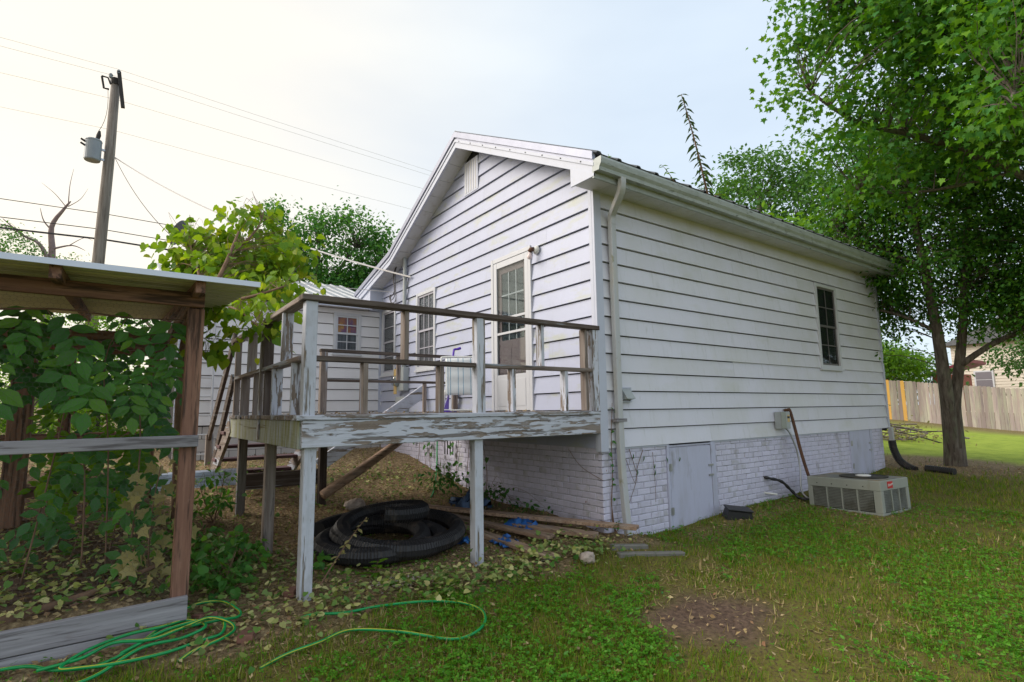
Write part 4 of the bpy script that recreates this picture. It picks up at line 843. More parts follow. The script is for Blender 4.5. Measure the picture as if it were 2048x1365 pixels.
co_ = MB().add(vs, fs).build('cushion', 'fabric', ch, local=True, smooth=True); co_.modifiers.new('s', 'SOLIDIFY').thickness = .015
for i in (1, 2, 5, 7, 10, 11):
    s2 = []; f2 = []
    for j in range(nv): a = Vector(vs[j * nu + i]); s2 += [(a.x - .003, a.y - .003, a.z), (a.x + .003, a.y - .003, a.z)]
    for j in range(nv - 1): f2.append((2 * j, 2 * j + 1, 2 * j + 3, 2 * j + 2))
    MB().add(s2, f2).build('stripe', 'fabric_blue', co_, local=True)
bmop = thing('broom', (-.9, 2.3, FZ), 'purple and white broom leaning against the gable wall behind the railing', 'broom')
MB().tube([(-.62, 2.22, 1.30), (-.40, 2.42, 2.02)], .011, 8).build('shaft', 'white_plastic', bmop, smooth=True)
MB().tube(spline([(-.425, 2.395, 1.93), (-.395, 2.425, 2.05), (-.375, 2.44, 2.09), (-.325, 2.42, 2.10), (-.29, 2.40, 2.115)], 4), [.016] * 12 + [.019] * 4 + [.012], 8).build('grip', 'purple', bmop, smooth=True)
MB().add([(-.60, 2.20, 1.45), (-.57, 2.23, 1.45), (-.72, 2.10, 1.235), (-.60, 2.19, 1.235), (-.59, 2.23, 1.45), (-.56, 2.25, 1.45), (-.70, 2.16, 1.235), (-.58, 2.24, 1.235)], [(0, 2, 3, 1), (4, 5, 7, 6), (0, 1, 5, 4), (2, 6, 7, 3), (0, 4, 6, 2), (1, 3, 7, 5)]).build('brush_head', 'purple', bmop)
MB().box(-.76, -.52, 2.06, 2.16, FZ, FZ + .025).build('bristle_foot', 'purple', bmop)

# ------------------------------------------------------------------ things under and round the deck
def ribbed(path, r, step=.022, n=10):
    pts = [Vector(p) for p in path]; L = [0]
    for a, b in zip(pts[:-1], pts[1:]): L.append(L[-1] + (b - a).length)
    out_, rr = [], []; s_ = 0; i = 0; k = 0
    while s_ < L[-1]:
        while L[i + 1] < s_: i += 1
        t = (s_ - L[i]) / max(L[i + 1] - L[i], 1e-6); out_.append(pts[i].lerp(pts[i + 1], t)); rr.append(r if k % 2 == 0 else r * .925); s_ += step / 2; k += 1
    return MB().tube(out_, rr, n)
co_ = thing('drain_pipe_coil', (-2.0, 1.1, 0), 'coil of black corrugated drain pipe on the ground under the deck', 'pipe')
pth = []; TURN = 3.7
for i in range(170):
    turn = i / 169 * TURN; a = 2.4 - turn * 2 * math.pi
    rr = .62 - .06 * turn + .11 * math.sin(turn * 2.7 + 1.0); cx = -2.02 + .13 * math.sin(turn * 2.3 + .4); cy = .92 + .12 * math.cos(turn * 1.7)
    x = cx + .92 * rr * math.cos(a); y = cy + rr * math.sin(a)
    pth.append((x, y, H(x, y) + .08 + .037 * turn * (1.0 + .9 * math.sin(a * .5 + 1.2 + turn * 1.3))))
ribbed(pth, .08, .024).build('pipe', 'black_plastic', co_, smooth=False)
def board(a, b, wd, th, m, label, za=0., zb=0.):
    A = Vector((a[0], a[1], H(*a) + th / 2 + za)); B = Vector((b[0], b[1], H(*b) + th / 2 + zb)); t_ = thing('loose_board', (A.x, A.y, A.z - th / 2), label, 'board', 'loose boards under the deck')
    d = (B - A); mb = MB().beam(A, B, wd, th); o = mb.build('plank', m, t_, bevel=.004); return t_
board((-1.25, 2.25), (.10, -.36), .13, .035, 'brownboard_x', 'longest brown board, reaching past the house corner at its near end', .03, .14)
board((-1.18, 1.75), (-.98, -.30), .13, .035, 'brownboard_y', 'brown board ending closest to the lawn behind the middle deck post', .0, .03)
board((-1.05, 1.5), (-.74, .0), .10, .035, 'brownboard_y', 'narrow brown board between the two longer boards under the deck', .03, .06)
board((-1.30, 2.05), (-.62, .10), .12, .035, 'brownboard_y', 'flat brown board partly hidden by the board lying on top of it', .0, .02)
board((-.66, .75), (-.30, -.18), .15, .04, 'brownboard_y', 'short dark rotten board beneath the near end of the longest board', .0, .05)
def crumple(nm, c, rx, ry, hgt, m, label, cat, n=11, group=None, seed=1):
    r2 = np.random.default_rng(seed); vs = []; fs = []
    for j in range(n):
        for i in range(n):
            u = i / (n - 1) * 2 - 1; v = j / (n - 1) * 2 - 1; x = c[0] + u * rx * (1 + .25 * r2.normal()); y = c[1] + v * ry * (1 + .25 * r2.normal())
            vs.append((x, y, H(x, y) + .012 + hgt * abs(r2.normal()) * (1 - .6 * (u * u + v * v) / 2)))
    for j in range(n - 1):
        for i in range(n - 1): fs.append((j * n + i, j * n + i + 1, (j + 1) * n + i + 1, (j + 1) * n + i))
    return tag(MB().add(vs, fs).build(nm, m, smooth=True), label, cat, group)
crumple('tarp_scrap', (-.58, .62), .11, .16, .045, 'blue_tarp', 'crumpled bright blue tarp scrap lying against the long board', 'tarp', group='tarp scraps', seed=2)
crumple('tarp_scrap', (-1.04, .30), .09, .14, .03, 'blue_tarp', 'blue tarp scrap beside the foot of the middle deck post', 'tarp', group='tarp scraps', seed=3)
crumple('tarp_scrap', (-1.36, .62), .07, .12, .03, 'blue_tarp', 'small blue tarp scrap near the black pipe coil', 'tarp', group='tarp scraps', seed=4)
crumple('tarp_heap', (-.55, 1.75), .20, .22, .11, 'tarp_faded', 'faded grey-blue tarp heap in the shade under the deck', 'tarp', seed=5)
crumple('paper_scrap', (-.95, -.25), .10, .03, .01, 'foil', 'torn white strip on the ground near the middle deck post', 'litter', n=6, seed=6)
def rock(nm, c, r, m, label, cat, seed, flat=.7, group=None):
    import bmesh
    bm = bmesh.new(); bmesh.ops.create_icosphere(bm, subdivisions=3, radius=1); r2 = np.random.default_rng(seed); dirs = unit(r2.normal(size=(16, 3)))
    for v in bm.verts:
        k = 1.0
        for d in dirs:
            t = v.co.dot(Vector(d)); 
            if t > .62: k = min(k, .62 / t + .06)
        v.co = v.co * k * (1 + .03 * r2.normal()); v.co = Vector((v.co.x * r[0], v.co.y * r[1], v.co.z * r[2]))
    me = bpy.data.meshes.new(nm); bm.to_mesh(me); bm.free(); me.materials.append(MATS[m]); o = bpy.data.objects.new(nm, me); o.location = (c[0], c[1], H(*c) + r[2] * .55); link(o); return tag(o, label, cat, group)
rock('rock', (-.72, -.50), (.10, .085, .075), 'stone', 'pale pinkish rock on the grass edge by the boards', 'rock', 3)
rock('rock', (-1.75, 2.45), (.13, .10, .10), 'stone', 'rounded stone in the shadow behind the far deck posts', 'rock', 9)
def loosebrick(c, rz, label, d=(.2, .09, .06)):
    t = MB().cbox((0, 0, 0), d).build('loose_brick', 'redbrick', None, bevel=.006); t.location = (c[0], c[1], H(*c) + d[2] * .4); t.rotation_euler = (R_(random.uniform(-12, 12)), R_(random.uniform(-12, 12)), rz); tag(t, label, 'brick', 'loose red bricks')
loosebrick((-3.60, .06), .5, 'broken red brick lying inside the loop of the green hose', (.13, .09, .06)); loosebrick((-3.42, -.36), 1.2, 'red brick half buried in the grass right of the hose coil', (.12, .09, .05)); loosebrick((-3.02, .2), .9, 'brick piece at the foot of the corner deck post', (.12, .08, .05))
cu = thing('concrete_edging', (-.05, -.55, -.12), 'low grey concrete edging block in the grass near the house corner', 'edging')
MB().beam((-.36, -.52, H(-.36, -.52) - .015), (.30, -.74, H(.3, -.74) - .02), .08, .09).build('block', 'concrete', cu, bevel=.01)
MB().beam((-.28, -.36, H(-.28, -.36) + .01), (.10, -.47, H(.1, -.47) + .005), .07, .06).build('block', 'concrete', cu, bevel=.01)
bb = thing('valve_box', (2.0, -.25, H(2, -.25)), 'black plastic lidded box sitting crooked on grass by the crawlspace door', 'box', rot=(R_(8), R_(6), R_(-38)))
mbx = MB(); mbx.add([(-.16, -.10, -.03), (.16, -.10, -.03), (.16, .10, -.03), (-.16, .10, -.03), (-.135, -.08, .10), (.135, -.08, .10), (.135, .08, .10), (-.135, .08, .10)], [(3, 2, 1, 0), (4, 5, 6, 7), (0, 1, 5, 4), (1, 2, 6, 5), (2, 3, 7, 6), (3, 0, 4, 7)]); mbx.build('body', 'black_rubber', bb, local=True, bevel=.01)
MB().box(-.15, .15, -.095, .095, .10, .118).build('lid', 'black_rubber', bb, local=True, bevel=.006)
# garden hose
def hose(name, pts, label, seed):
    r2 = np.random.default_rng(seed); t_ = thing(name, (pts[0][0], pts[0][1], H(pts[0][0], pts[0][1])), label, 'hose')
    P = spline([(p[0], p[1], H(p[0], p[1]) + .032 + (p[2] if len(p) > 2 else 0)) for p in pts], 10)
    MB().tube(P, .0092, 8).build('tube', 'hose', t_, smooth=True)
    st = MB(); off = []
    for i, p in enumerate(P):
        tt = (P[min(i + 1, len(P) - 1)] - P[max(i - 1, 0)]).normalized(); a = i * .06 + seed; u = tt.cross(Vector((0, 0, 1))).normalized(); off.append(p + (u * math.cos(a) + Vector((0, 0, 1)) * abs(math.sin(a))) * .0068)
    st.tube(off, .0036, 5).build('stripe', 'hose_stripe', t_, smooth=True)
hose('garden_hose', [(-4.75, .0 - .08), (-4.57, -.09), (-4.44, -.12), (-4.32, -.24), (-4.15, -.30), (-4.0, -.24, .02), (-3.86, -.07, .03), (-3.68, .20, .03), (-3.49, .22, .02), (-3.40, .05), (-3.42, -.06), (-3.53, -.10, .02), (-3.7, -.12, .03), (-3.9, -.17, .03), (-4.04, -.26, .02), (-3.95, -.23, .04), (-3.82, -.15, .05), (-3.64, -.09, .04), (-3.52, -.11, .03), (-3.54, -.25), (-3.66, -.29), (-3.84, -.34), (-4.05, -.38, .02), (-4.2, -.36, .03), (-4.3, -.30, .03), (-4.2, -.2, .05), (-4.02, -.10, .05), (-3.84, -.09, .05), (-3.7, -.02, .03), (-3.62, -.17, .03), (-3.75, -.24, .02), (-3.95, -.30, .04), (-4.15, -.42), (-4.35, -.5)],
     'tangled bright green garden hose by the grey retaining planks', 1)
hose('garden_hose', [(-4.4, -.22, .01), (-4.22, -.26, .04), (-4.08, -.2, .06), (-3.9, -.24, .05), (-3.74, -.17, .05), (-3.6, -.13, .06), (-3.5, -.17, .03), (-3.47, -.24), (-3.55, -.33), (-3.7, -.40), (-3.78, -.44, -.02)], 'short green hose length with yellow stripe lying over the tangled hose', 3)
hose('garden_hose', [(-3.10, -.27, -.02), (-3.01, -.30), (-2.83, -.38), (-2.59, -.40), (-2.29, -.49), (-2.09, -.64), (-2.03, -.82), (-2.10, -.98), (-2.24, -1.08), (-2.40, -1.06, -.008), (-2.63, -.82), (-2.88, -.64), (-3.08, -.69), (-3.27, -.73), (-3.42, -.75, -.03)], 'single loop of green hose on the grass before the deck', 2)
t_ = thing('hose_to_faucet', (-.05, 3.55, .75), 'thin green hose hanging from the wall tap behind the deck', 'hose')
MB().tube(spline([(-.06, 3.50, .80), (-.10, 3.45, .74), (-.32, 3.05, .40), (-.52, 2.75, .16), (-.70, 2.5, .10)], 6), .010, 8).build('tube', 'hose', t_, smooth=True)
MB().tube([(.0, 3.5, .81), (-.07, 3.5, .81)], .014, 8).build('tap', 'steel', t_)
# timber and sheet pieces behind the deck
t_ = thing('round_timber', (-1.95, 2.75, .25), 'brown round timber pole leaning under the far side of the deck', 'timber')
MB().tube([(-2.05, 2.72, .24), (-1.5, 2.85, .52), (-.85, 3.05, .86)], [.062, .060, .055], 10).build('pole', 'brownboard_x', t_, smooth=True)
t_ = thing('leaning_plank', (-1.6, 3.9, .5), 'long peeling white plank slanting up to the wall behind the deck', 'plank')
MB().beam((-1.75, 3.96, .48), (-.02, 4.0, 1.60), .05, .19).build('plank', 'white_x', t_, bevel=.004)
t_ = thing('metal_sheet', (-3.4, 3.05, .4), 'galvanised ribbed metal sheet lying by the foot of the stairs', 'metal sheet')
vs = []; prz = [(0, .62), (-.03, .60), (-.035, .56), (-.055, .55), (-.06, .50), (-.085, .49), (-.09, .455), (-.12, .44)]
for X in (-4.05, -2.95): vs += [(X, 3.12 + a, b - .02) for a, b in prz]
n = len(prz); o = MB().add(vs, [(i, i + 1, n + i + 1, n + i) for i in range(n - 1)]).build('sheet', 'galv', t_); o.modifiers.new('s', 'SOLIDIFY').thickness = .003
t_ = thing('dark_timber', (-2.6, 3.1, .3), 'heavy dark timber lying across behind the deck posts', 'timber')
MB().box(-2.94, -1.98, 3.10, 3.19, .335, .52).build('beam', 'dark_x', t_, bevel=.006)
# ladder against the wing
t_ = thing('ladder', (-3.05, 5.6, .5), 'white metal ladder standing against the rear wing', 'ladder')
for X in (-3.20, -2.93): MB().tube([(X, 5.62, H(X, 5.6)), (X, 5.90, 2.75)], .017, 6).build('side_rail', 'white_frame', t_)
for k in range(7): zz = .62 + k * .3; yy = 5.62 + .28 * (zz - .5) / 2.25; MB().tube([(-3.20, yy, zz), (-2.93, yy, zz)], .013, 6).build('rung', 'white_frame', t_)
# drain pipes at the far corner
t_ = thing('drain_elbow', (7.3, -.05, .3), 'black corrugated pipe curving down from the far house corner', 'pipe')
ribbed(spline([(7.30, -.07, .60), (7.29, -.09, .45), (7.24, -.18, .26), (7.14, -.34, .16), (7.08, -.46, .12)], 8), .065, .03).build('pipe', 'black_plastic', t_)
MB().box(7.27, 7.34, -.10, -.035, .58, .84).build('spout', 'downspout', t_)
t_ = thing('drain_pipe_piece', (7.1, -.8, .1), 'short black pipe piece lying on mulch near the double trunk', 'pipe')
ribbed([(7.12, -.60, H(7.1, -.6) + .05), (7.1, -.8, H(7.1, -.8) + .05), (7.05, -1.02, H(7.05, -1.0) + .05)], .06, .03).build('pipe', 'black_plastic', t_)
# satellite dish on the wing roof
mat('dish_grey', (.09, .085, .09), rough=.5)
t_ = thing('satellite_dish', (-3.3, 7.2, 3.8), 'dark grey satellite dish on a mast above the wing roof', 'satellite dish')
q = Vector((-.85, .35, .42)).to_track_quat('Z', 'Y').to_matrix()
MB().lathe((-3.40, 7.28, 4.55), [(.02, 0), (.12, .01), (.2, .03), (.25, .05), (.255, .056), (.2, .037), (.12, .017), (.0, .006)], 24, dirv=q).build('dish', 'dish_grey', t_, smooth=True)
MB().tube([(-3.28, 7.35, 3.78), (-3.28, 7.4, 4.35), (-3.37, 7.33, 4.52)], .025, 8).build('mast', 'steel', t_)
MB().tube([(-3.40, 7.1, 4.36), (-3.05, 6.9, 4.28), (-2.92, 6.88, 4.36)], .018, 6).build('feed_arm', 'meter_grey', t_); MB().cbox((-2.90, 6.88, 4.42), (.11, .12, .16)).build('feed_horn', 'meter_grey', t_, bevel=.01)
MB().tube([(-3.28, 7.36, 4.4), (-3.40, 7.1, 4.36)], .016, 6).build('bracket', 'steel', t_)

# ------------------------------------------------------------------ fence and what is beyond
fen = thing('picket_fence', (25, 4, .3), 'weathered grey board fence with a few new orange boards', 'fence')
A = Vector((23.9, 11.6)); B = Vector((25.75, -.6)); L = (B - A).length; n = int(L / .148); dr = (B - A).normalized(); ang = math.atan2(dr.y, dr.x)
pk = {}
for kind, m in (('old', 'fence_wood'), ('new', 'fence_new')):
    me = bpy.data.meshes.new('picket'); x, hh, c = .070, 1.82, .028; pts = [(-x, 0), (x, 0), (x, hh - c), (x - c, hh), (-x + c, hh), (-x, hh - c)]
    me.from_pydata([(p[0], -.009, p[1]) for p in pts] + [(p[0], .009, p[1]) for p in pts], [], [(0, 1, 2, 3, 4, 5), (11, 10, 9, 8, 7, 6)] + [(i, 6 + i, 6 + (i + 1) % 6, (i + 1) % 6) for i in range(6)]); me.materials.append(MATS[m]); me.update(); pk[kind] = me
for i in range(n):
    p = A + dr * (i * .148 + .07); k = 'new' if round((p.y - 6.12) / .148) in (0, 1, -4) else 'old'
    o = bpy.data.objects.new('picket', pk[k]); o.location = Vector((p.x, p.y, H(p.x, p.y) - .04 + random.uniform(-.02, .02))) - org(fen); o.rotation_euler = (0, random.uniform(-.008, .008), ang + random.uniform(-.03, .03)); link(o, fen)
for zz in (.4, 1.5):
    for j in range(5):
        a = A.lerp(B, j / 5); b = A.lerp(B, (j + 1) / 5); MB().beam((a.x + .05, a.y, H(a.x, a.y) + zz), (b.x + .05, b.y, H(b.x, b.y) + zz), .04, .09).build('rail', 'fence_wood', fen)
nb = thing('neighbour_house', (46, 8, 1), 'cream neighbouring house partly hidden behind the fence and trees', 'house')
MB().box(46, 60, -6, 9.3, .2, 5.6).build('wall', 'neigh_siding', nb)
for k in range(22): MB().box(45.97, 46.0, -6, 9.3, 1.0 + k * .2, 1.02 + k * .2).build('siding_line', 'neigh_siding', nb)
wn_ = MB().box(45.93, 46.0, 7.0, 8.1, 2.3, 3.6).build('window', 'white_frame', nb); MB().box(45.92, 45.935, 7.1, 8.0, 2.4, 2.93).build('pane', 'screen', wn_); MB().box(45.92, 45.935, 7.1, 8.0, 2.97, 3.5).build('pane', 'screen', wn_)
MB().prism([(-6.5, 5.55), (9.8, 5.55), (1.6, 9.6)], 'x', 45.5, 60.5).build('roof', 'roof_metal', nb)
t_ = thing('red_roof_shed', (38, 8, 1), 'small brick outbuilding with dark red roof beyond the fence', 'shed')
MB().box(38.2, 40.5, 6.9, 8.3, .8, 3.1).build('wall', 'neigh_brick', t_); MB().add([(37.9, 6.2, 3.75), (37.9, 8.7, 3.05), (41, 8.7, 3.05), (41, 6.2, 3.75), (37.9, 6.2, 3.95), (37.9, 8.7, 3.2), (41, 8.7, 3.2), (41, 6.2, 3.95)], [(0, 1, 2, 3), (7, 6, 5, 4), (0, 4, 5, 1), (1, 5, 6, 2), (2, 6, 7, 3), (3, 7, 4, 0)]).build('roof', 'neigh_red', t_)

# ------------------------------------------------------------------ utility pole and lines
PYY = 15.5
up = thing('utility_pole', (-4.95, PYY, H(-4.95, PYY)), 'weathered wooden utility pole with transformer rising behind the lean-to', 'utility pole')
MB().tube([(-4.96, PYY, H(-5, PYY) - .2), (-4.88, PYY, 6), (-4.835, PYY, 9), (-4.83, PYY, 11.45)], [.175, .152, .138, .115], 14).build('pole', 'pole_wood', up, smooth=True)
MB().beam((-4.765, PYY - .2, 11.66), (-4.60, PYY - .2, 10.55), .10, .10, (0, 1, 0)).build('pole_top_extension', 'pole_dark', up)
MB().tube([(-4.83, PYY, 11.3), (-4.83, PYY, 11.5)], .14, 12).build('pole_cap', 'pole_dark', up)
tr = MB().lathe((-5.225, PYY - .15, 8.70), [(.19, 0), (.205, .03), (.205, .58), (.215, .60), (.20, .64), (.08, .68)], 20).build('transformer', 'transformer', up, smooth=False)
MB().tube([(-5.15, PYY - .15, 9.36), (-5.12, PYY - .15, 9.52), (-5.11, PYY - .15, 9.66)], [.05, .06, .03], 10).build('bushing', 'pole_dark', tr)
for zz in (9.22, 9.1): MB().tube([(-5.40, PYY - .2, zz), (-5.52, PYY - .22, zz + .06)], .03, 8).build('terminal', 'pole_dark', tr)
for zz in (8.82, 9.12): MB().beam((-5.05, PYY - .1, zz), (-4.85, PYY - .02, zz), .05, .06).build('bracket', 'steel', up)
MB().tube([(-4.95, PYY - .1, 11.25), (-5.02, PYY - .12, 11.42), (-5.18, PYY - .13, 11.42)], .025, 8).build('cutout_arm', 'pole_dark', up)
MB().tube([(-5.17, PYY - .13, 11.40), (-5.10, PYY - .13, 11.05), (-4.98, PYY - .1, 11.07)], .03, 8).build('fuse_cutout', 'pole_dark', up)
for x, z in ((-4.77, 11.62), (-4.955, 11.44)): MB().lathe((x, PYY - .2, z), [(.03, -.05), (.06, 0), (.035, .03), (.06, .05), (.03, .10)], 12).build('insulator', 'transformer', up, smooth=True)
MB().tube(bez((-5.0, PYY - .1, 11.05), (-5.13, PYY - .15, 9.66), 0, 6, (.08, 0, -.1)), .008, 4).build('lead_wire', 'wire', up)
def line(name, pts, r, m, label, group='overhead lines'):
    o = MB().tube(pts, r, 4).build(name, m); return tag(o, label, 'wire', group)
def long_line(z, dz, y=PYY, x0=-45, x1=45, sag=.5):
    return bez((x0, y, z + dz), (-4.83, y, z), sag, 10) + bez((-4.83, y, z), (x1, y, z - dz), sag, 14)[1:]
line('power_line', long_line(11.74, .9, PYY - .2), .0045, 'wire_pale', 'topmost thin power line passing over the pole top')
line('power_line', long_line(11.50, .7, PYY - .2), .0045, 'wire_pale', 'second thin power line just below the topmost one')
line('power_line', long_line(10.85, .3), .0045, 'wire_pale', 'third thin power line crossing the pole below its dark top')
line('power_line', long_line(9.85, .4), .0045, 'wire_pale', 'fourth thin power line crossing the pole above the transformer')
line('service_drop', bez((-4.70, PYY - .15, 8.95), (-.05, 4.56, 3.62), .35, 24), .018, 'wire_pale', 'twisted service cable from the pole to the gable wall')
line('drop_wire', bez((-4.70, PYY - .15, 8.95), (-3.0, 8.2, 4.4), .35, 12), .008, 'wire', 'thin wire dropping from the pole towards the satellite dish')
line('drop_wire', [(-3.4, 7.0, 3.75), (-.05, 5.3, 3.48)], .006, 'wire_pale', 'thin wire low over the wing roof to the gable wall')
def cable(z, r, name, label, w_=0.):
    P = long_line(z, .0, PYY + .02, sag=.35); 
    if w_: P = [p + Vector((0, 0, w_ * math.sin(i * 2.3))) for i, p in enumerate(P)]
    return line(name, P, r, 'wire', label)
cable(7.23, .012, 'telephone_line', 'upper black telephone line crossing low behind the pole', .03); cable(6.72, .014, 'telephone_line', 'middle black telephone line crossing low behind the pole'); cable(6.42, .03, 'telephone_line', 'thick lowest black telephone cable crossing behind the pole')

# ------------------------------------------------------------------ trees
def rnd(n): return rng.normal(size=(n, 3))
def crown(th, ells, nclump, per, size, spread, tpl, m, limbs, nparts=0, droop=.5, twig=.014, bark='bark', hollow=.45, flat=.6):
    vol = np.array([e[1][0] * e[1][1] * e[1][2] for e in ells]); pick = rng.choice(len(ells), nclump, p=vol / vol.sum())
    cen = np.array([e[0] for e in ells])[pick]; rad = np.array([e[1] for e in ells])[pick]
    u = unit(rnd(nclump)) * (hollow + (1 - hollow) * rng.random((nclump, 1)) ** .5); K = cen + u * rad
    allp = np.concatenate([np.array([tuple(p) for p in l[0]]) for l in limbs])
    tw = MB()
    for c in K:
        d = np.linalg.norm(allp - c, axis=1) + .9 * np.maximum(0, allp[:, 2] - c[2] + .1); s_ = allp[np.argmin(d)]
        mid = (s_ + c) / 2 + rng.normal(0, .08, 3) + np.array([0, 0, .12])
        L = np.linalg.norm(c - s_); tw.tube(spline([s_, mid, c], 3), [twig * (1 - .75 * q / 6) * (.6 + .25 * min(L, 3)) for q in range(7)], 4, caps=False)
    tw.build('branches', bark, th)['kind'] = 'stuff'
    ntot = nclump * per; ci = np.repeat(np.arange(nclump), per); sp_ = spread * (.6 + .8 * rng.random(nclump))[ci][:, None]
    off = rnd(ntot) * sp_ * np.array([1, 1, flat]); P = K[ci] + off
    D = unit(off) * .7 + rnd(ntot) * .5 + np.array([0, 0, -droop]); Nn = np.array([0, 0, 1.]) + rnd(ntot) * .45
    leaves(P, size * (.65 + .6 * rng.random(ntot)), D, Nn, tpl, m, th, nparts)
def limb_parts(th, limbs, bark='bark', n=10):
    for i, (pts, r0, r1) in enumerate(limbs):
        k = len(pts); MB().tube(pts, [r0 + (r1 - r0) * j / (k - 1) for j in range(k)], n).build('trunk' if i == 0 else 'limb', bark, th, smooth=True)
def S(*p): return spline(p, 4)
# double-stemmed tree at the right
t1 = thing('double_trunk_tree', (8.2, -.7, .12), 'dark leafy tree with forked double trunk beyond the house corner', 'tree')
LB = [(S((8.17, -.66, .0), (8.16, -.70, .5), (8.10, -.73, 1.2), (8.0, -.75, 1.75), (7.9, -.76, 2.4), (7.78, -.76, 2.95), (7.62, -.75, 3.7), (7.5, -.74, 4.3), (7.3, -.72, 5.1), (7.1, -.7, 5.9)), .132, .04),
      (S((8.28, -.76, .0), (8.24, -.78, .6), (8.22, -.80, 1.2), (8.25, -.88, 1.7), (8.27, -1.0, 2.4), (8.26, -1.1, 3.1), (8.22, -1.22, 4.0), (8.22, -1.36, 4.9), (8.3, -1.55, 5.8)), .112, .04),
      (S((7.86, -.76, 2.55), (7.6, -.3, 2.9), (7.4, .15, 3.05), (7.5, .5, 2.85)), .035, .012), (S((8.25, -.95, 1.95), (8.4, -1.5, 2.35), (8.6, -2.2, 2.6), (8.9, -3.0, 2.65)), .06, .02),
      (S((7.6, -.74, 3.75), (7.3, -.1, 4.2), (7.1, .4, 4.6)), .04, .012), (S((8.24, -1.2, 3.9), (8.8, -2.0, 4.6), (9.2, -2.8, 5.0)), .05, .015)]
limb_parts(t1, LB)
MB().tube(S((8.20, -.70, -.05), (8.20, -.71, .15), (8.20, -.72, .45)), [.28, .22, .175, .165, .155, .15, .145, .14, .135], 12).build('root_flare', 'bark', t1, smooth=True)
crown(t1, [((8.3, -.7, 4.8), (1.9, 1.5, 1.9)), ((9.4, -2.0, 4.6), (2.2, 1.7, 2.2)), ((7.5, .2, 4.7), (.9, .8, 1.4)), ((8.7, -2.3, 2.9), (1.6, 1.2, .55)), ((7.8, .45, 3.0), (.8, .6, .65)), ((8.0, -.8, 6.2), (1.5, 1.3, 1.0)), ((7.9, -.5, 3.3), (.9, .9, .5)), ((7.35, .25, 4.1), (.7, .6, 1.2)), ((7.3, -.2, 5.8), (.9, .8, .9)), ((8.9, -2.7, 3.5), (1.6, 1.4, 1.1)), ((7.75, .3, 2.5), (.7, .6, .5)), ((8.7, -1.2, 3.0), (1.2, 1.0, .6)), ((9.2, -2.9, 2.85), (1.3, 1.2, .55)), ((8.0, .2, 3.6), (.8, .7, .9))], 1260, 62, .085, .20, T_RHOMB, 'leaf_holly', LB, 60)
# maple with trunk outside the frame; unseen outer crown added to shade wall and lawn
t2 = thing('maple_tree', (7.9, -3.2, 0), 'green maple tree hanging its branches into the upper right corner', 'tree')
LM = [(S((7.9, -3.2, -.1), (7.85, -3.2, 1.5), (7.75, -3.15, 3.2), (7.6, -3.0, 4.6), (7.4, -2.8, 6.2), (7.3, -2.6, 8)), .24, .10),
      (S((7.7, -3.1, 3.9), (6.6, -2.3, 4.7), (5.6, -1.5, 5.3), (4.9, -.9, 5.6), (4.3, -.5, 6.1)), .08, .018), (S((7.6, -3.0, 4.7), (6.4, -2.9, 5.3), (5.2, -2.8, 5.3), (4.2, -2.8, 4.9), (3.5, -2.9, 4.4)), .06, .015),
      (S((7.5, -2.9, 5.5), (6.2, -2.2, 6.4), (5.0, -1.5, 6.9), (4.1, -1.0, 7.2)), .06, .015), (S((7.4, -2.8, 6.2), (6.4, -2.6, 7.4), (5.4, -2.4, 8.0)), .05, .015), (S((6.6, -2.3, 4.7), (5.8, -1.5, 4.5), (5.0, -.8, 4.5)), .03, .01)]
limb_parts(t2, LM)
crown(t2, [((4.5, -.65, 6.3), (.75, .7, 1.25)), ((5.3, -1.2, 5.5), (1.0, .8, .9)), ((4.9, -.75, 4.75), (.6, .5, .55)), ((4.5, -1.5, 7.0), (1.0, .9, 1.0)), ((4.6, -2.7, 5.5), (1.2, .6, .7)), ((3.9, -2.85, 4.55), (.7, .45, .45)), ((5.8, -2.3, 6.6), (1.3, 1.0, 1.1)), ((6.2, -2.2, 5.3), (1.0, .8, .7)), ((5.9, -1.3, 4.9), (.8, .6, .6)), ((7.6, -3.6, 7.0), (2.2, 1.8, 1.8)), ((6.4, -4.6, 6.2), (1.8, 1.4, 1.2)), ((8.6, -5.2, 6.0), (2.0, 1.8, 1.6)), ((4.1, -.75, 7.3), (.65, .6, .6)), ((4.9, -1.5, 7.9), (1.2, .9, .9)), ((5.6, -1.9, 7.2), (1.0, .8, .8))], 1480, 36, .094, .19, T_MAPLE, 'leaf_maple', LM, 240, droop=.9)
# distant trees
def simple_tree(name, label, base, top, r, ells, ncl, per, size, spread, tpl, m, group=None, bark='bark', nl=5, droop=.4):
    t_ = thing(name, base, label, 'tree', group); c = np.mean([e[0] for e in ells], 0); L = [(S(base, (base[0], base[1], (base[2] + top[2]) / 2), top), r, r * .3)]
    for e in ells[:nl]:
        a = Vector(base).lerp(Vector(top), .6); L.append((S(a, a.lerp(Vector(e[0]), .6) + Vector((0, 0, .2)), e[0]), r * .5, r * .12))
    limb_parts(t_, L, bark, 8); crown(t_, ells, ncl, per, size, spread, tpl, m, L, 0, droop, twig=.02, bark=bark); return t_
simple_tree('shade_tree', 'tall broad green tree rising behind the roof on the right', (22.0, 10.5, .8), (22, 10, 12), .4, [((22, 10, 11.2), (3.0, 3.0, 3.6)), ((20.4, 11, 9.2), (2.0, 2, 2.2)), ((23.6, 9, 10.8), (2.4, 2.2, 3.6)), ((22, 10, 8), (3.4, 3, 2.5)), ((24.6, 8.4, 8.0), (2.4, 2.2, 2.6))], 300, 70, .24, .48, T_RHOMB, 'leaf_far')
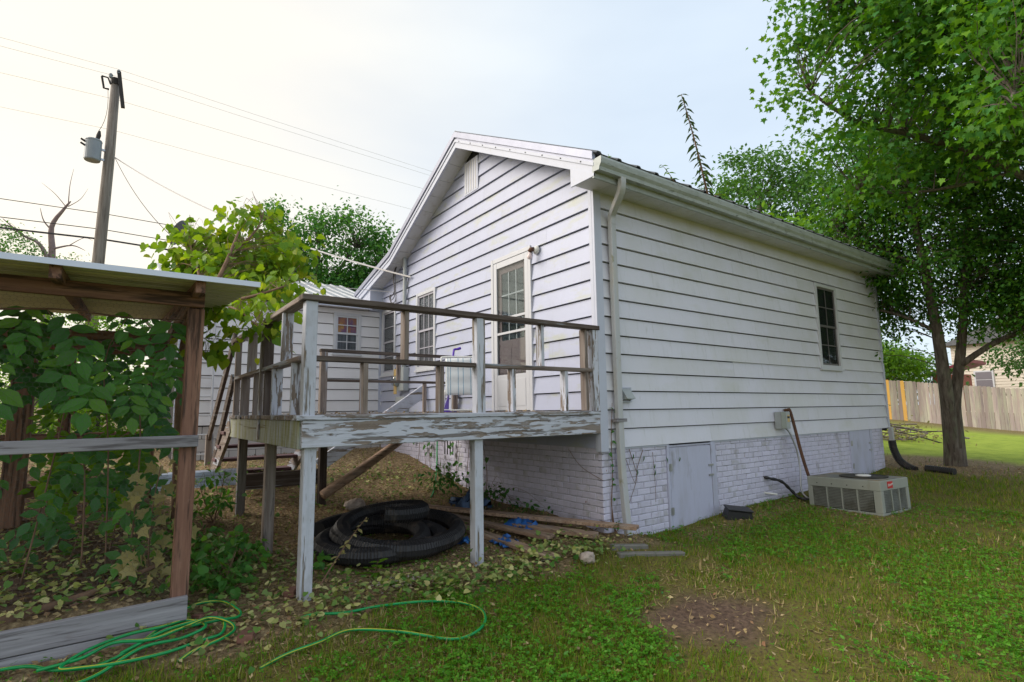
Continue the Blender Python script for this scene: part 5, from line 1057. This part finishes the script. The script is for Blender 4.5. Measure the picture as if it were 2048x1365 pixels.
simple_tree('young_tree', 'young yellow-green tree showing just above the far roof edge', (12.4, 4.0, .4), (12.4, 4.1, 6.4), .10, [((12.1, 4.4, 6.55), (1.1, 1.0, .75)), ((13.0, 3.8, 6.2), (1.1, 1.0, 1.1)), ((11.6, 4.8, 6.2), (.9, .8, .7))], 60, 26, .21, .28, T_OVAL, 'leaf_lit')
simple_tree('hedge_tree', 'rounded bushy tree just behind the orange fence boards', (33.5, 9.8, .6), (33.5, 9.8, 4), .2, [((33.5, 9.8, 3.3), (2.3, 2.6, 1.5))], 90, 60, .24, .42, T_RHOMB, 'leaf_lit')
simple_tree('hedge_tree', 'darker bushy tree behind the fence beside the red roof', (37.5, 10.5, .6), (37.5, 10.5, 4.5), .2, [((37.5, 10.0, 3.2), (2.4, 2.6, 1.7)), ((38, 12.5, 4.2), (2.5, 2.5, 2.2))], 110, 60, .26, .45, T_RHOMB, 'leaf_far')
simple_tree('hedge_tree', 'small green tree in front of the cream neighbouring house', (31, .8, .0), (31, .8, 3), .12, [((31, .6, 3.3), (1.8, 2.0, 1.7)), ((31.3, -1.2, 2.8), (1.6, 1.6, 1.3)), ((31, 2.6, 3.6), (1.2, 1.0, .9))], 130, 50, .20, .35, T_RHOMB, 'leaf_far')
simple_tree('back_tree', 'leafy tree standing close behind the rear wing roof', (.3, 11.6, .9), (.3, 11.5, 6.0), .16, [((-.6, 12.2, 6.0), (1.0, .8, 1.3)), ((.4, 11.5, 5.6), (1.2, 1.0, 1.4)), ((1.2, 11.0, 6.0), (1.0, .8, 1.2)), ((2.0, 10.9, 5.6), (.9, .8, 1.1)), ((.3, 11.6, 4.2), (2.2, 1.2, 1.2)), ((2.4, 11.2, 5.1), (.9, .8, 1.0)), ((-1.2, 12.3, 4.8), (1.0, .8, 1.2)), ((1.4, 10.8, 4.3), (1.6, .9, 1.0))], 560, 44, .12, .19, T_RHOMB, 'leaf_left')
# bare tree far left
t_ = thing('dead_tree', (-7.6, 34.3, 1.2), 'bare dead tree with broken top behind the lean-to roof', 'tree')
LD = [(S((-7.6, 34.3, 1.2), (-7.65, 34.3, 6), (-7.62, 34.2, 9.9), (-7.75, 34.1, 11.6), (-7.3, 33.8, 12.6), (-7.0, 33.6, 13.1)), .42, .06), (S((-7.7, 34.1, 9.6), (-8.2, 34.2, 10.6), (-8.9, 34.4, 11.0), (-9.8, 34.5, 11.8)), .2, .04), (S((-7.7, 34.1, 11.4), (-8.1, 34.1, 11.9), (-8.3, 34.1, 12.6)), .08, .02), (S((-7.6, 34.1, 10.4), (-6.8, 34.0, 10.7), (-6.2, 34, 10.5)), .10, .02), (S((-7.1, 33.7, 12.9), (-7.1, 33.6, 14.0), (-7.0, 33.6, 15)), .045, .012), (S((-7.1, 33.7, 12.8), (-6.6, 33.6, 13.3), (-6.3, 33.6, 14.0)), .04, .01), (S((-7.2, 33.8, 12.8), (-7.7, 33.7, 13.4), (-8.3, 33.7, 13.9)), .04, .01), (S((-7.65, 34.2, 9.0), (-8.4, 34.2, 9.6), (-9.2, 34.3, 9.5)), .12, .03), (S((-7.6, 34.2, 9.3), (-6.9, 34.1, 9.7), (-6.0, 34.0, 9.5)), .10, .02), (S((-6.9, 34.0, 10.7), (-6.3, 33.9, 11.2), (-5.9, 33.9, 11.1)), .04, .01)]
LD = [(p, a * .62, b * .5) for p, a, b in LD]
limb_parts(t_, LD, 'deadwood', 7)
crown(t_, [((-10.3, 34.5, 10.6), (2.0, 1.2, .9)), ((-8.5, 34.3, 9.7), (1.8, 1, .5)), ((-6.4, 34, 9.6), (1.0, .8, .4))], 70, 26, .16, .28, T_RHOMB, 'leaf_left', LD, bark='deadwood', twig=.016)
simple_tree('far_tree', 'small round tree top just above the lean-to roof beside the pole', (-2.6, 26, 1.2), (-2.6, 26, 7.0), .2, [((-2.6, 26, 7.0), (1.4, 1.0, 1.0)), ((-1.0, 26.3, 6.4), (1.2, 1.0, .9)), ((-4.0, 26, 6.0), (1.2, 1, .8))], 60, 40, .16, .3, T_RHOMB, 'leaf_left', bark='deadwood')
# shrubs seen through the lean-to
for i, (x, y, rx, rz, lb) in enumerate(((-5.35, 8.4, .8, .95, 'sunlit shrub seen through the left of the lean-to'), (-4.45, 9.4, .75, 1.1, 'bright green shrub seen through the lean-to near its right post'), (-5.2, 12.5, 1.1, 1.7, 'taller pale shrub farthest back behind the lean-to'))):
    simple_tree('shrub', lb, (x, y, H(x, y)), (x, y, H(x, y) + 1), .05, [((x, y, H(x, y) + rz * .9), (rx, rx * .8, rz))], 55, 60, .09, .19, T_RHOMB, 'leaf_lit', 'shrubs behind the lean-to')
# redbud sapling between lean-to and deck
rb = thing('redbud_sapling', (-3.62, 2.1, .2), 'young yellow-green broad-leaved sapling between the lean-to and the deck', 'tree')
LR = [(S((-3.62, 2.1, .1), (-3.66, 2.05, 1.2), (-3.66, 1.95, 2.0), (-3.50, 1.85, 2.35), (-3.35, 1.9, 2.75), (-3.2, 2.2, 3.2)), .045, .012), (S((-3.66, 1.95, 2.0), (-3.52, 1.72, 2.12), (-3.40, 1.55, 2.28), (-3.2, 1.3, 2.32), (-2.95, 1.15, 2.42)), .035, .008), (S((-3.5, 1.85, 2.3), (-3.55, 2.4, 2.8), (-3.6, 2.9, 3.2)), .02, .007), (S((-3.4, 1.55, 2.28), (-3.3, 1.2, 2.15), (-3.2, .95, 2.0)), .015, .005), (S((-3.3, 2.0, 2.85), (-3.0, 2.3, 3.3), (-2.9, 2.5, 3.6)), .015, .005), (S((-3.64, 2.0, 1.7), (-3.55, 1.7, 1.85), (-3.5, 1.5, 1.7)), .012, .005)]
limb_parts(rb, LR, 'vine_stem', 7)
crown(rb, [((-3.42, 3.0, 3.1), (.45, .35, .30)), ((-3.0, 2.6, 3.3), (.38, .3, .35)), ((-2.72, 2.2, 2.95), (.28, .3, .3)), ((-3.1, 2.3, 2.75), (.45, .35, .3)), ((-3.28, 1.4, 2.15), (.25, .3, .15)), ((-3.12, 1.1, 2.12), (.2, .25, .16)), ((-2.72, 1.5, 2.45), (.26, .2, .14)), ((-3.47, 1.55, 1.75), (.12, .15, .22)), ((-3.6, 3.1, 2.8), (.3, .3, .2)), ((-2.95, 1.8, 2.5), (.3, .25, .2))], 200, 10, .095, .11, T_HEART, 'leaf_redbud', LR, 300, droop=1.0, twig=.005, bark='vine_stem')

# climbing vine under the lean-to roof: feathered leaves
vn = thing('climbing_vine', (-4.2, .35, .1), 'climbing vine with large feathered leaves hanging inside the lean-to', 'vine')
LV = []
for k in range(5):
    x = -4.8 + k * .21; LV.append((S((x + rng.normal(0, .06), .6, .15), (x + rng.normal(0, .1), .5, 1.0), (x + rng.normal(0, .08), .35, 1.6), (x + .05, .2, 1.9)), .006, .003))
LV.append((S((-5.0, .25, 1.85), (-4.5, .2, 1.9), (-4.1, .22, 1.88), (-3.8, .25, 1.9)), .008, .004))
limb_parts(vn, LV, 'vine_stem', 5)
P, D, Nn, Sz = [], [], [], []
def feather(base, d, nl, ls):
    d = unit(np.array(d, float)); side = unit(np.cross(d, [0, -1, .25]))
    for j in range(nl):
        p = np.array(base) + d * ls * .62 * j
        for s_ in (-1, 1):
            P.append(p); D.append(d * .55 + side * s_ * .85 + rng.normal(0, .08, 3)); Nn.append(np.array([0, -.8, .6]) + rng.normal(0, .15, 3)); Sz.append(ls * (.8 + .4 * rng.random()))
    P.append(np.array(base) + d * ls * .62 * nl); D.append(d + rng.normal(0, .08, 3)); Nn.append(np.array([0, -.8, .6])); Sz.append(ls)
for (x, z) in ((-4.60, 1.78), (-4.33, 1.72), (-4.22, 1.58), (-4.02, 1.66), (-3.90, 1.72), (-3.96, 1.52), (-4.70, 1.60), (-4.12, 1.78), (-4.45, 1.86), (-3.87, 1.60), (-4.72, 1.40), (-4.28, 1.42), (-4.0, 1.88), (-4.64, 1.90), (-4.2, 1.9), (-3.92, 1.36), (-4.5, 1.7), (-4.1, 1.5), (-4.4, 1.55), (-3.88, 1.86)):
    feather((x, .16 + .1 * rng.random(), z), (rng.normal(0, .35), -.25, -1), int(rng.integers(2, 5)), rng.uniform(.09, .15))
leaves(P, Sz, D, Nn, T_OVAL, 'leaf_vine', vn, 200)
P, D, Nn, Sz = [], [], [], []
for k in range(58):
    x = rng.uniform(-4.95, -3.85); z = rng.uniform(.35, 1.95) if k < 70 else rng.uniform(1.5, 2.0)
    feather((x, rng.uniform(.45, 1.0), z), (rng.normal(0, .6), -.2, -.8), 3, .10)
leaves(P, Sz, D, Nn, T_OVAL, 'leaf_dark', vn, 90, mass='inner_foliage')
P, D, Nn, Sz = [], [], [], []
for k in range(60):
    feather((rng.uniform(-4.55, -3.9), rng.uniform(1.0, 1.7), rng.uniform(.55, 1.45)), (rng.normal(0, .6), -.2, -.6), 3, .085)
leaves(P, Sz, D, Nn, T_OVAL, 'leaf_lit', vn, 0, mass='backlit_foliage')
# yellowed creeper on the lean-to post
yv = thing('yellowed_creeper', (-3.9, .3, .1), 'yellowed dry creeper clinging beside the lean-to post', 'vine')
LY_ = [(S((-3.9, .35, .1), (-3.92, .32, .5), (-3.88, .3, .9)), .006, .003), (S((-3.78, .25, .1), (-3.76, .22, .45), (-3.70, .2, .75)), .005, .003)]
limb_parts(yv, LY_, 'vine_stem', 5)
n_ = 70; P = np.stack([rng.uniform(-4.05, -3.68, n_), rng.uniform(.15, .5, n_), rng.uniform(.15, .92, n_)], -1)
leaves(P, rng.uniform(.06, .11, n_), rnd(n_) * .6 + np.array([0, -.3, -.6]), rnd(n_) * .4 + np.array([0, -.8, .6]), T_MAPLE, 'leaf_dryvine', yv, 70)
n_ = 50; P = np.stack([rng.uniform(-4.1, -3.7, n_), rng.uniform(.2, .6, n_), rng.uniform(.1, .7, n_)], -1)
leaves(P, rng.uniform(.05, .10, n_), rnd(n_) * .6 + np.array([0, -.3, -.6]), rnd(n_) * .4 + np.array([0, -.5, .8]), T_OVAL, 'leaf_vine', yv, 50)

# ------------------------------------------------------------------ single plants
def weed(name, label, base, tip, nleaf, ls, m, tpl=T_OVAL, bend=(0, 0, 0), droop=.5, stem='vine_stem', r=.006, cat='plant', start=.12, side=None):
    t_ = thing(name, base, label, cat); path = bez(base, tip, 0, 12, bend); MB().tube(path, [r * (1 - .7 * i / 12) for i in range(13)], 6).build('stem', stem, t_, smooth=True)
    P, D, Nn, Sz = [], [], [], []
    for k in range(nleaf):
        f = start + (1 - start) * k / max(1, nleaf - 1); i = min(11, int(f * 12)); p = path[i].lerp(path[i + 1], f * 12 - i) if i < 12 else path[-1]
        a = k * 2.4 + rng.normal(0, .3); P.append(np.array(p)); D.append(np.array([math.cos(a), math.sin(a), .5 - droop]) + rng.normal(0, .15, 3)); Nn.append(np.array([0, 0, 1.]) + rng.normal(0, .2, 3)); Sz.append(ls * (.35 + .9 * rng.random()) * (1.1 - .4 * f))
    leaves(P, Sz, D, Nn, tpl, m, t_, len(P)); return t_
T_LANCE = (np.array([(0, 0, 0), (.11, .25, .03), (.10, .55, .0), (0, 1, -.28), (-.10, .55, .0), (-.11, .25, .03)]), np.array([(0, 1, 2), (0, 2, 3), (0, 3, 4), (0, 4, 5)]))
weed('gutter_weed', 'tall spindly weed growing out of the roof gutter', (1.60, -.385, 3.80), (1.17, -.385, 5.02), 74, .15, 'leaf_weed', T_LANCE, (.0, .0, .08), .9, r=.014, start=.06)
weed('gutter_seedling', 'small leafy seedling in the gutter left of the tall weed', (.98, -.385, 3.80), (.72, -.385, 4.0), 12, .09, 'leaf_lit', T_LANCE, (0, 0, .03), .4)
weed('gutter_seedling', 'low reddish sprout at the base of the tall gutter weed', (1.66, -.39, 3.80), (1.95, -.40, 3.90), 9, .09, 'leaf_lit', T_LANCE, (0, 0, .04), .4, stem='copper_red')
weed('gutter_seedling', 'tiny green tuft in the gutter near its open end', (-.18, -.385, 3.81), (-.14, -.385, 3.87), 5, .06, 'leaf_lit', T_LANCE, (0, 0, 0), .2)
weed('pokeweed', 'small bright green leafy plant before the black pipe coil', (-2.39, .22, H(-2.39, .22)), (-2.36, .20, H(-2.39, .22) + .13), 11, .12, 'leaf_lit', T_OVAL, droop=.45)
weed('dry_stalk', 'dry bent weed stalk leaning beside the white corner post', (-2.93, .02, H(-2.93, .02)), (-2.50, .10, .42), 26, .06, 'leaf_dryvine', T_OVAL, (.0, 0, .03), .8, r=.007, start=.35)
weed('corner_seedling', 'green seedling growing over the end of the long board', (-.06, -.24, H(-.06, -.24) + .1), (-.05, -.26, H(-.06, -.24) + .20), 8, .07, 'leaf_dark', T_OVAL)
for i, (x, y, ht, lb) in enumerate(((-4.35, .85, .22, 'bright seedling on bare soil in the middle of the lean-to'), (-4.13, .95, .30, 'taller bright seedling on bare soil in the lean-to'), (-4.62, .75, .16, 'low bright seedling on soil at the left of the lean-to'), (-4.02, .62, .2, 'green seedling on soil close to the lean-to post'))):
    weed('soil_seedling', lb, (x, y, H(x, y)), (x + .05, y, H(x, y) + ht), 12, .10, 'leaf_lit', T_OVAL, droop=.5)
st = thing('stair_shrub', (-3.25, 2.5, .1), 'leafy shrub growing up in front of the stair posts', 'shrub')
LS = [(S((-3.25, 2.5, .1), (-3.2, 2.45, .4), (-3.18, 2.4, .65)), .008, .003), (S((-3.25, 2.5, .1), (-3.35, 2.5, .35), (-3.4, 2.45, .5)), .006, .003)]
limb_parts(st, LS, 'vine_stem', 5); crown(st, [((-3.22, 2.42, .45), (.16, .15, .25)), ((-3.4, 2.3, .3), (.2, .2, .15)), ((-3.55, 1.6, .12), (.25, .4, .12))], 40, 9, .075, .06, T_OVAL, 'leaf_vine', LS, 240, twig=.004, bark='vine_stem')
cl = thing('ground_shoots', (-3.4, .6, -.05), 'low green leafy shoots between the lean-to post and the deck', 'plant')
LS = [(S((-3.4, .6, -.1), (-3.38, .58, .1), (-3.35, .55, .2)), .006, .003), (S((-3.3, 1.1, -.1), (-3.28, 1.1, .15)), .006, .003)]
limb_parts(cl, LS, 'vine_stem', 5); crown(cl, [((-3.38, .55, .06), (.22, .2, .10)), ((-3.3, 1.05, .12), (.2, .3, .12)), ((-3.55, .9, .10), (.12, .3, .12)), ((-2.75, .55, -.0), (.2, .2, .06))], 46, 8, .07, .06, T_HEART, 'leaf_vine', LS, 200, twig=.003, bark='vine_stem')
gs = thing('wall_shrub', (-.35, 2.6, .1), 'low leafy shoots along the brick wall under the deck', 'shrub')
LS = [(S((-.3, 2.7, .05), (-.35, 2.65, .3), (-.5, 2.8, .42)), .006, .003), (S((-.2, 1.9, .05), (-.25, 1.9, .25)), .006, .003)]
limb_parts(gs, LS, 'vine_stem', 5); crown(gs, [((-.4, 2.7, .32), (.35, .35, .12)), ((-.22, 1.8, .15), (.15, .5, .12)), ((-.15, 1.0, .1), (.12, .5, .08))], 34, 9, .07, .07, T_OVAL, 'leaf_dark', LS, 150, twig=.004, bark='vine_stem')
# ivy stems on the brick corner
iv = thing('wall_ivy', (.12, -.02, -.02), 'ivy stems climbing the brick corner beside the downspout', 'vine')
LI = [(S((.14, -.02, -.05), (.10, -.02, .25), (.13, -.02, .55), (.11, -.04, .95), (.13, -.05, 1.3)), .007, .003), (S((.16, -.03, -.05), (.10, -.02, .1), (.12, -.02, .45)), .006, .003)]
limb_parts(iv, LI, 'vine_stem', 5)
P = np.array([(.11 + rng.normal(0, .02), -.035, z) for z in (.02, .52, .58, .66, .72, .78, .9, 1.0, 1.22, 1.25, .45, .3)]); leaves(P, rng.uniform(.035, .06, len(P)), rnd(len(P)) * .4 + np.array([0, -.4, -.5]), rnd(len(P)) * .3 + np.array([0, -1, .4]), T_HEART, 'leaf_dark', iv, 20)
dvv = thing('dead_creeper', (.45, -.02, .5), 'dead brown creeper stems on the brick under the long wall', 'vine')
LI = [(S((.40, -.02, .80), (.47, -.02, .62), (.50, -.02, .48), (.36, -.02, .22)), .004, .002), (S((.62, -.02, .78), (.52, -.02, .60), (.48, -.02, .45)), .004, .002), (S((.34, -.02, .70), (.42, -.02, .52), (.48, -.02, .42)), .003, .002), (S((.78, -.02, .75), (.80, -.02, .45), (.80, -.02, .2)), .003, .002), (S((.0, -.0, .5), (-.02, .3, .62), (-.02, .5, .8)), .003, .002)]
limb_parts(dvv, LI, 'vine_stem', 4)
P = np.array([(.80, -.03, .62), (.80, -.03, .55), (1.0, -.03, .68), (1.25, -.03, .67), (.45, -.03, .75), (.62, -.03, .72), (.5, -.03, .58)]); leaves(P, np.full(len(P), .075), rnd(len(P)) * .15 + np.array([0, -.1, -1]), rnd(len(P)) * .3 + np.array([0, -1, .2]), T_LANCE, 'leaf_dark', dvv, 20)
gv = thing('wall_creeper', (-.02, 3.0, .2), 'creeper stems on the brick wall near the foundation vent', 'vine')
LI = [(S((-.02, y, H(0, y)), (-.02, y + rng.normal(0, .05), .4), (-.03, y + rng.normal(0, .06), .82)), .006, .003) for y in (2.2, 2.45, 2.7, 2.95, 3.55, 3.8, 4.0, 4.25)]
limb_parts(gv, LI, 'vine_stem', 4)
n_ = 44; P = np.stack([np.full(n_, -.04), rng.uniform(2.1, 4.4, n_), rng.uniform(.25, .85, n_)], -1); leaves(P, rng.uniform(.05, .09, n_), rnd(n_) * .4 + np.array([-.3, 0, -.6]), rnd(n_) * .3 + np.array([-1, 0, .3]), T_HEART, 'leaf_dark', gv, 44)
# fallen branch inside the lean-to
t_ = thing('fallen_branch', (-4.5, .25, .1), 'fallen reddish branch lying across the soil in the lean-to', 'branch')
MB().tube(S((-4.75, .12, .08), (-4.4, .20, .12), (-4.1, .28, .17), (-3.83, .34, .25)), [.032 - .0016 * i for i in range(13)], 7).build('stem', 'vine_stem', t_, smooth=True); MB().tube(S((-4.3, .15, .12), (-4.0, .22, .16)), .008, 5).build('twig', 'vine_stem', t_)
# brush pile by the fence
bp_ = thing('brush_pile', (13.6, 2.0, .3), 'pile of cut branches lying on the lawn near the fence', 'brush pile')
for k in range(42):
    a = rng.normal(2.9, .5); L = rng.uniform(.6, 1.7); c = np.array([13.6 + rng.normal(0, .7), 2.0 + rng.normal(0, .55), 0]); z0 = H(c[0], c[1]) + abs(rng.normal(0, .22)) + .05; d = np.array([math.cos(a), math.sin(a), rng.normal(0, .12)]) * L / 2
    MB().tube([tuple(c + [0, 0, z0] - d), tuple(c + [0, 0, z0 + rng.normal(0, .05)]), tuple(c + [0, 0, z0] + d)], [.022, .018, .008], 5).build('branch', 'deadwood' if k % 3 else 'bark', bp_)
n_ = 420; P = np.stack([13.6 + rng.normal(0, .8, n_), 2.0 + rng.normal(0, .6, n_), np.zeros(n_)], -1); P[:, 2] = h(P[:, 0], P[:, 1]) + abs(rng.normal(0, .25, n_)); leaves(P, rng.uniform(.06, .12, n_), rnd(n_), rnd(n_) * .5 + np.array([0, 0, 1]), T_RHOMB, 'leaf_dryvine', bp_)

mat('weedleaf', 0, island=[(.05, .20, .02), (.10, .30, .03), (.16, .38, .04), (.07, .22, .06)], rough=.5, spec=.25, transl=.3, tcol=(1.3, 1.3, .5))
# ------------------------------------------------------------------ ground cover
def field(n, rmin, rmax, power, half=.86):
    """points spread over the ground in front of the viewer, denser near"""
    u = rng.random(n); r = (rmin ** (2 - power) + u * (rmax ** (2 - power) - rmin ** (2 - power))) ** (1 / (2 - power)); f = math.atan2(.80351, .58168); a = f + rng.uniform(-half, half, n)
    return CAMP[0] + r * np.cos(a), CAMP[1] + r * np.sin(a)
def inside_house(x, y): return ((x > -.03) & (y > -.03) & (x < 7.2) & (y < 8)) | ((x > -3.5) & (y > 5.9) & (y < 9)) | ((x > 3.33) & (x < 4.08) & (y > -1.33) & (y < -.4))
def vnoise(x, y, s, seed):
    r2 = np.random.default_rng(seed); o = np.zeros_like(x)
    for k in range(6):
        a = r2.uniform(0, 6.28); f = s * r2.uniform(.5, 1.8); o += np.sin(f * (x * math.cos(a) + y * math.sin(a)) + r2.uniform(0, 6.28))
    return o / 3.5
def blades(n, rmin, rmax, power, hgt, m, name, label, keep, tpl=T_BLADE, lie=.0, lift=0., wide=True):
    x, y = field(n, rmin, rmax, power); k = keep(x, y) > rng.random(n); k &= ~inside_house(x, y); x, y = x[k], y[k]; z = h(x, y) - .004 + lift; n = len(x)
    r = np.hypot(x - CAMP[0], y - CAMP[1]); a = rng.uniform(0, 6.28, n); up_ = np.where(rng.random(n) < lie, .08, 1.1)
    D = np.stack([np.cos(a) * .6, np.sin(a) * .6, up_ * rng.uniform(.4, 1, n)], -1); Nn = np.stack([-np.cos(a), -np.sin(a), np.full(n, .6)], -1) + rnd(n) * .2
    V, F = leaf_arrays(np.stack([x, y, z], -1), hgt * rng.uniform(.5, 1.25, n) * (1 + np.clip(r - 4, 0, 10) * .05), D, Nn, tpl); o = np_mesh(name, V, F, m); return tag(o, label, name, kind='stuff')
def keep_grass(x, y): 
    base = np.clip(.62 + .45 * vnoise(x, y, 2.2, 3) + .4 * vnoise(x, y, 8, 4), .06, 1); return base * (1 - .93 * litter_mask(x, y)) * (1 - np.clip(dirt_mask(x, y) * 1.3, 0, .985)) * np.where((x < -3.7) & (y > -.05), .05, 1)
blades(300000, 2.1, 14, 1.45, .05, 'grass', 'grass', 'short patchy green and straw coloured lawn grass', keep_grass)
blades(70000, 2.1, 9, 1.4, .06, 'straw', 'dry_grass', 'dry straw lying in the lawn', lambda x, y: np.clip(.18 + .75 * vnoise(x, y, 3, 8), .03, .95) * (1 - .5 * litter_mask(x, y)) * (1 - .8 * dirt_mask(x, y)) * np.where((x < -3.7) & (y > -.05), .3, 1), lie=.8)
# clover and broad-leaved weeds in clumps
def weedy(x, y): return np.clip(.25 + .9 * vnoise(x, y, 2.3, 21) + .55 * vnoise(x, y, 9, 5) + .45 * smooth(x - .9 * y, 1.2, 3.4) - .25 * smooth(x, 3.5, 6.0), .02, .95) * (1 - .8 * litter_mask(x, y)) * (1 - np.clip(dirt_mask(x, y) * 1.5, 0, 1))
for nm, cnt, s0, s1, tpl, m, lb in (('clover', 95000, .010, .021, T_CLOVER, 'clover', 'bright clover patches in the lawn'), ('broadleaf_weeds', 30000, .016, .040, T_OVAL, 'weedleaf', 'low broad-leaved weeds scattered through the lawn')):
    x, y = field(cnt, 2.1, 9, 1.35); k = (weedy(x, y) * (1 if nm == 'clover' else .55) > rng.random(len(x))) & ~inside_house(x, y) & ~((x < -3.7) & (y > -.05)); x, y = x[k], y[k]; n_ = len(x)
    V, F = leaf_arrays(np.stack([x, y, h(x, y) + rng.uniform(.008, .045, n_)], -1), rng.uniform(s0, s1, n_), np.stack([np.cos(x * 999), np.sin(x * 999), rng.normal(.1, .3, n_)], -1), np.array([0, 0, 1.]) + rnd(n_) * .35, tpl); tag(np_mesh(nm, V, F, m), lb, nm.replace('_', ' '), kind='stuff')
# fallen leaves
x, y = field(52000, 2.3, 13, 1.25); k = ((.035 + .75 * litter_mask(x, y) + .12 * dirt_mask(x, y) + np.where((x < -3.7) & (y > 0), .35, 0)) > rng.random(len(x))) & ~inside_house(x, y); x, y = x[k], y[k]; n_ = len(x)
V, F = leaf_arrays(np.stack([x, y, h(x, y) + rng.uniform(.004, .02, n_)], -1), rng.uniform(.02, .05, n_), rnd(n_) * np.array([1, 1, .25]), np.array([0, 0, 1.]) + rnd(n_) * .45, T_RHOMB); tag(np_mesh('fallen_leaves', V, F, 'leaf_litter'), 'brown fallen leaves and litter around the deck', 'leaf litter', kind='stuff')
# creeping ivy, half of it yellowed
def keep_ivy(x, y):
    a = np.exp(-(((x + 3.35) / .42) ** 2 + ((y - .75) / .75) ** 2)); b = np.exp(-((y + .22 + .1 * np.sin(3 * x)) / .24) ** 2) * smooth(x, -3.3, -2.9) * (1 - smooth(x, -.5, -.1)); c = np.exp(-(((x + .55) / .35) ** 2 + ((y + .25) / .28) ** 2)); e = .5 * np.exp(-(((x + 1.5) / 1.4) ** 2 + ((y - 3.6) / .8) ** 2)); f_ = np.where((x < -3.75) & (y > .05), .45 * np.exp(-((y - .35) / .4) ** 2) + .25, 0)
    return np.clip(np.maximum.reduce([a, .9 * b, c, e, f_]) * np.clip(.75 + .6 * vnoise(x, y, 4, 33), 0, 1), 0, 1)
x, y = field(56000, 2.6, 9, 1.1); k = (keep_ivy(x, y) > rng.random(len(x))) & ~inside_house(x, y); x, y = x[k], y[k]; n_ = len(x)
V, F = leaf_arrays(np.stack([x, y, h(x, y) + rng.uniform(.015, .10, n_)], -1), rng.uniform(.028, .055, n_), rnd(n_) * np.array([1, 1, .4]), np.array([0, 0, 1.]) + rnd(n_) * .4, T_HEART); tag(np_mesh('creeping_ivy', V, F, 'leaf_ivy'), 'creeping ivy half yellowed around the deck posts', 'ivy', kind='stuff')
# bare round patch of trodden soil is part of the ground; a little gravel by the coil
n_ = 260; x = -2.28 + rng.normal(0, .16, n_); y = .0 + rng.normal(0, .08, n_); V, F = leaf_arrays(np.stack([x, y, h(x, y) + .006], -1), rng.uniform(.008, .022, n_), rnd(n_) * np.array([1, 1, .2]), np.array([0, 0, 1.]) + rnd(n_) * .3, (np.array([(0, 0, 0), (.5, .3, .1), (.4, .9, .1), (-.4, .8, .1), (-.5, .3, .1), (0, .5, .45)]), np.array([(0, 1, 5), (1, 2, 5), (2, 3, 5), (3, 4, 5), (4, 0, 5)])))
tag(np_mesh('gravel', V, F, 'stone'), 'scatter of pale gravel in front of the pipe coil', 'gravel', kind='stuff')
# leaves lying on the deck boards
n_ = 260; x = rng.uniform(-3.0, -.05, n_); y = rng.uniform(0, 2.9, n_); V, F = leaf_arrays(np.stack([x, y, np.full(n_, FZ + .008)], -1), rng.uniform(.02, .04, n_), rnd(n_) * np.array([1, 1, .2]), np.array([0, 0, 1.]) + rnd(n_) * .3, T_RHOMB); tag(np_mesh('deck_leaves', V, F, 'leaf_litter'), 'dry leaves scattered on the deck boards', 'leaf litter', kind='stuff')
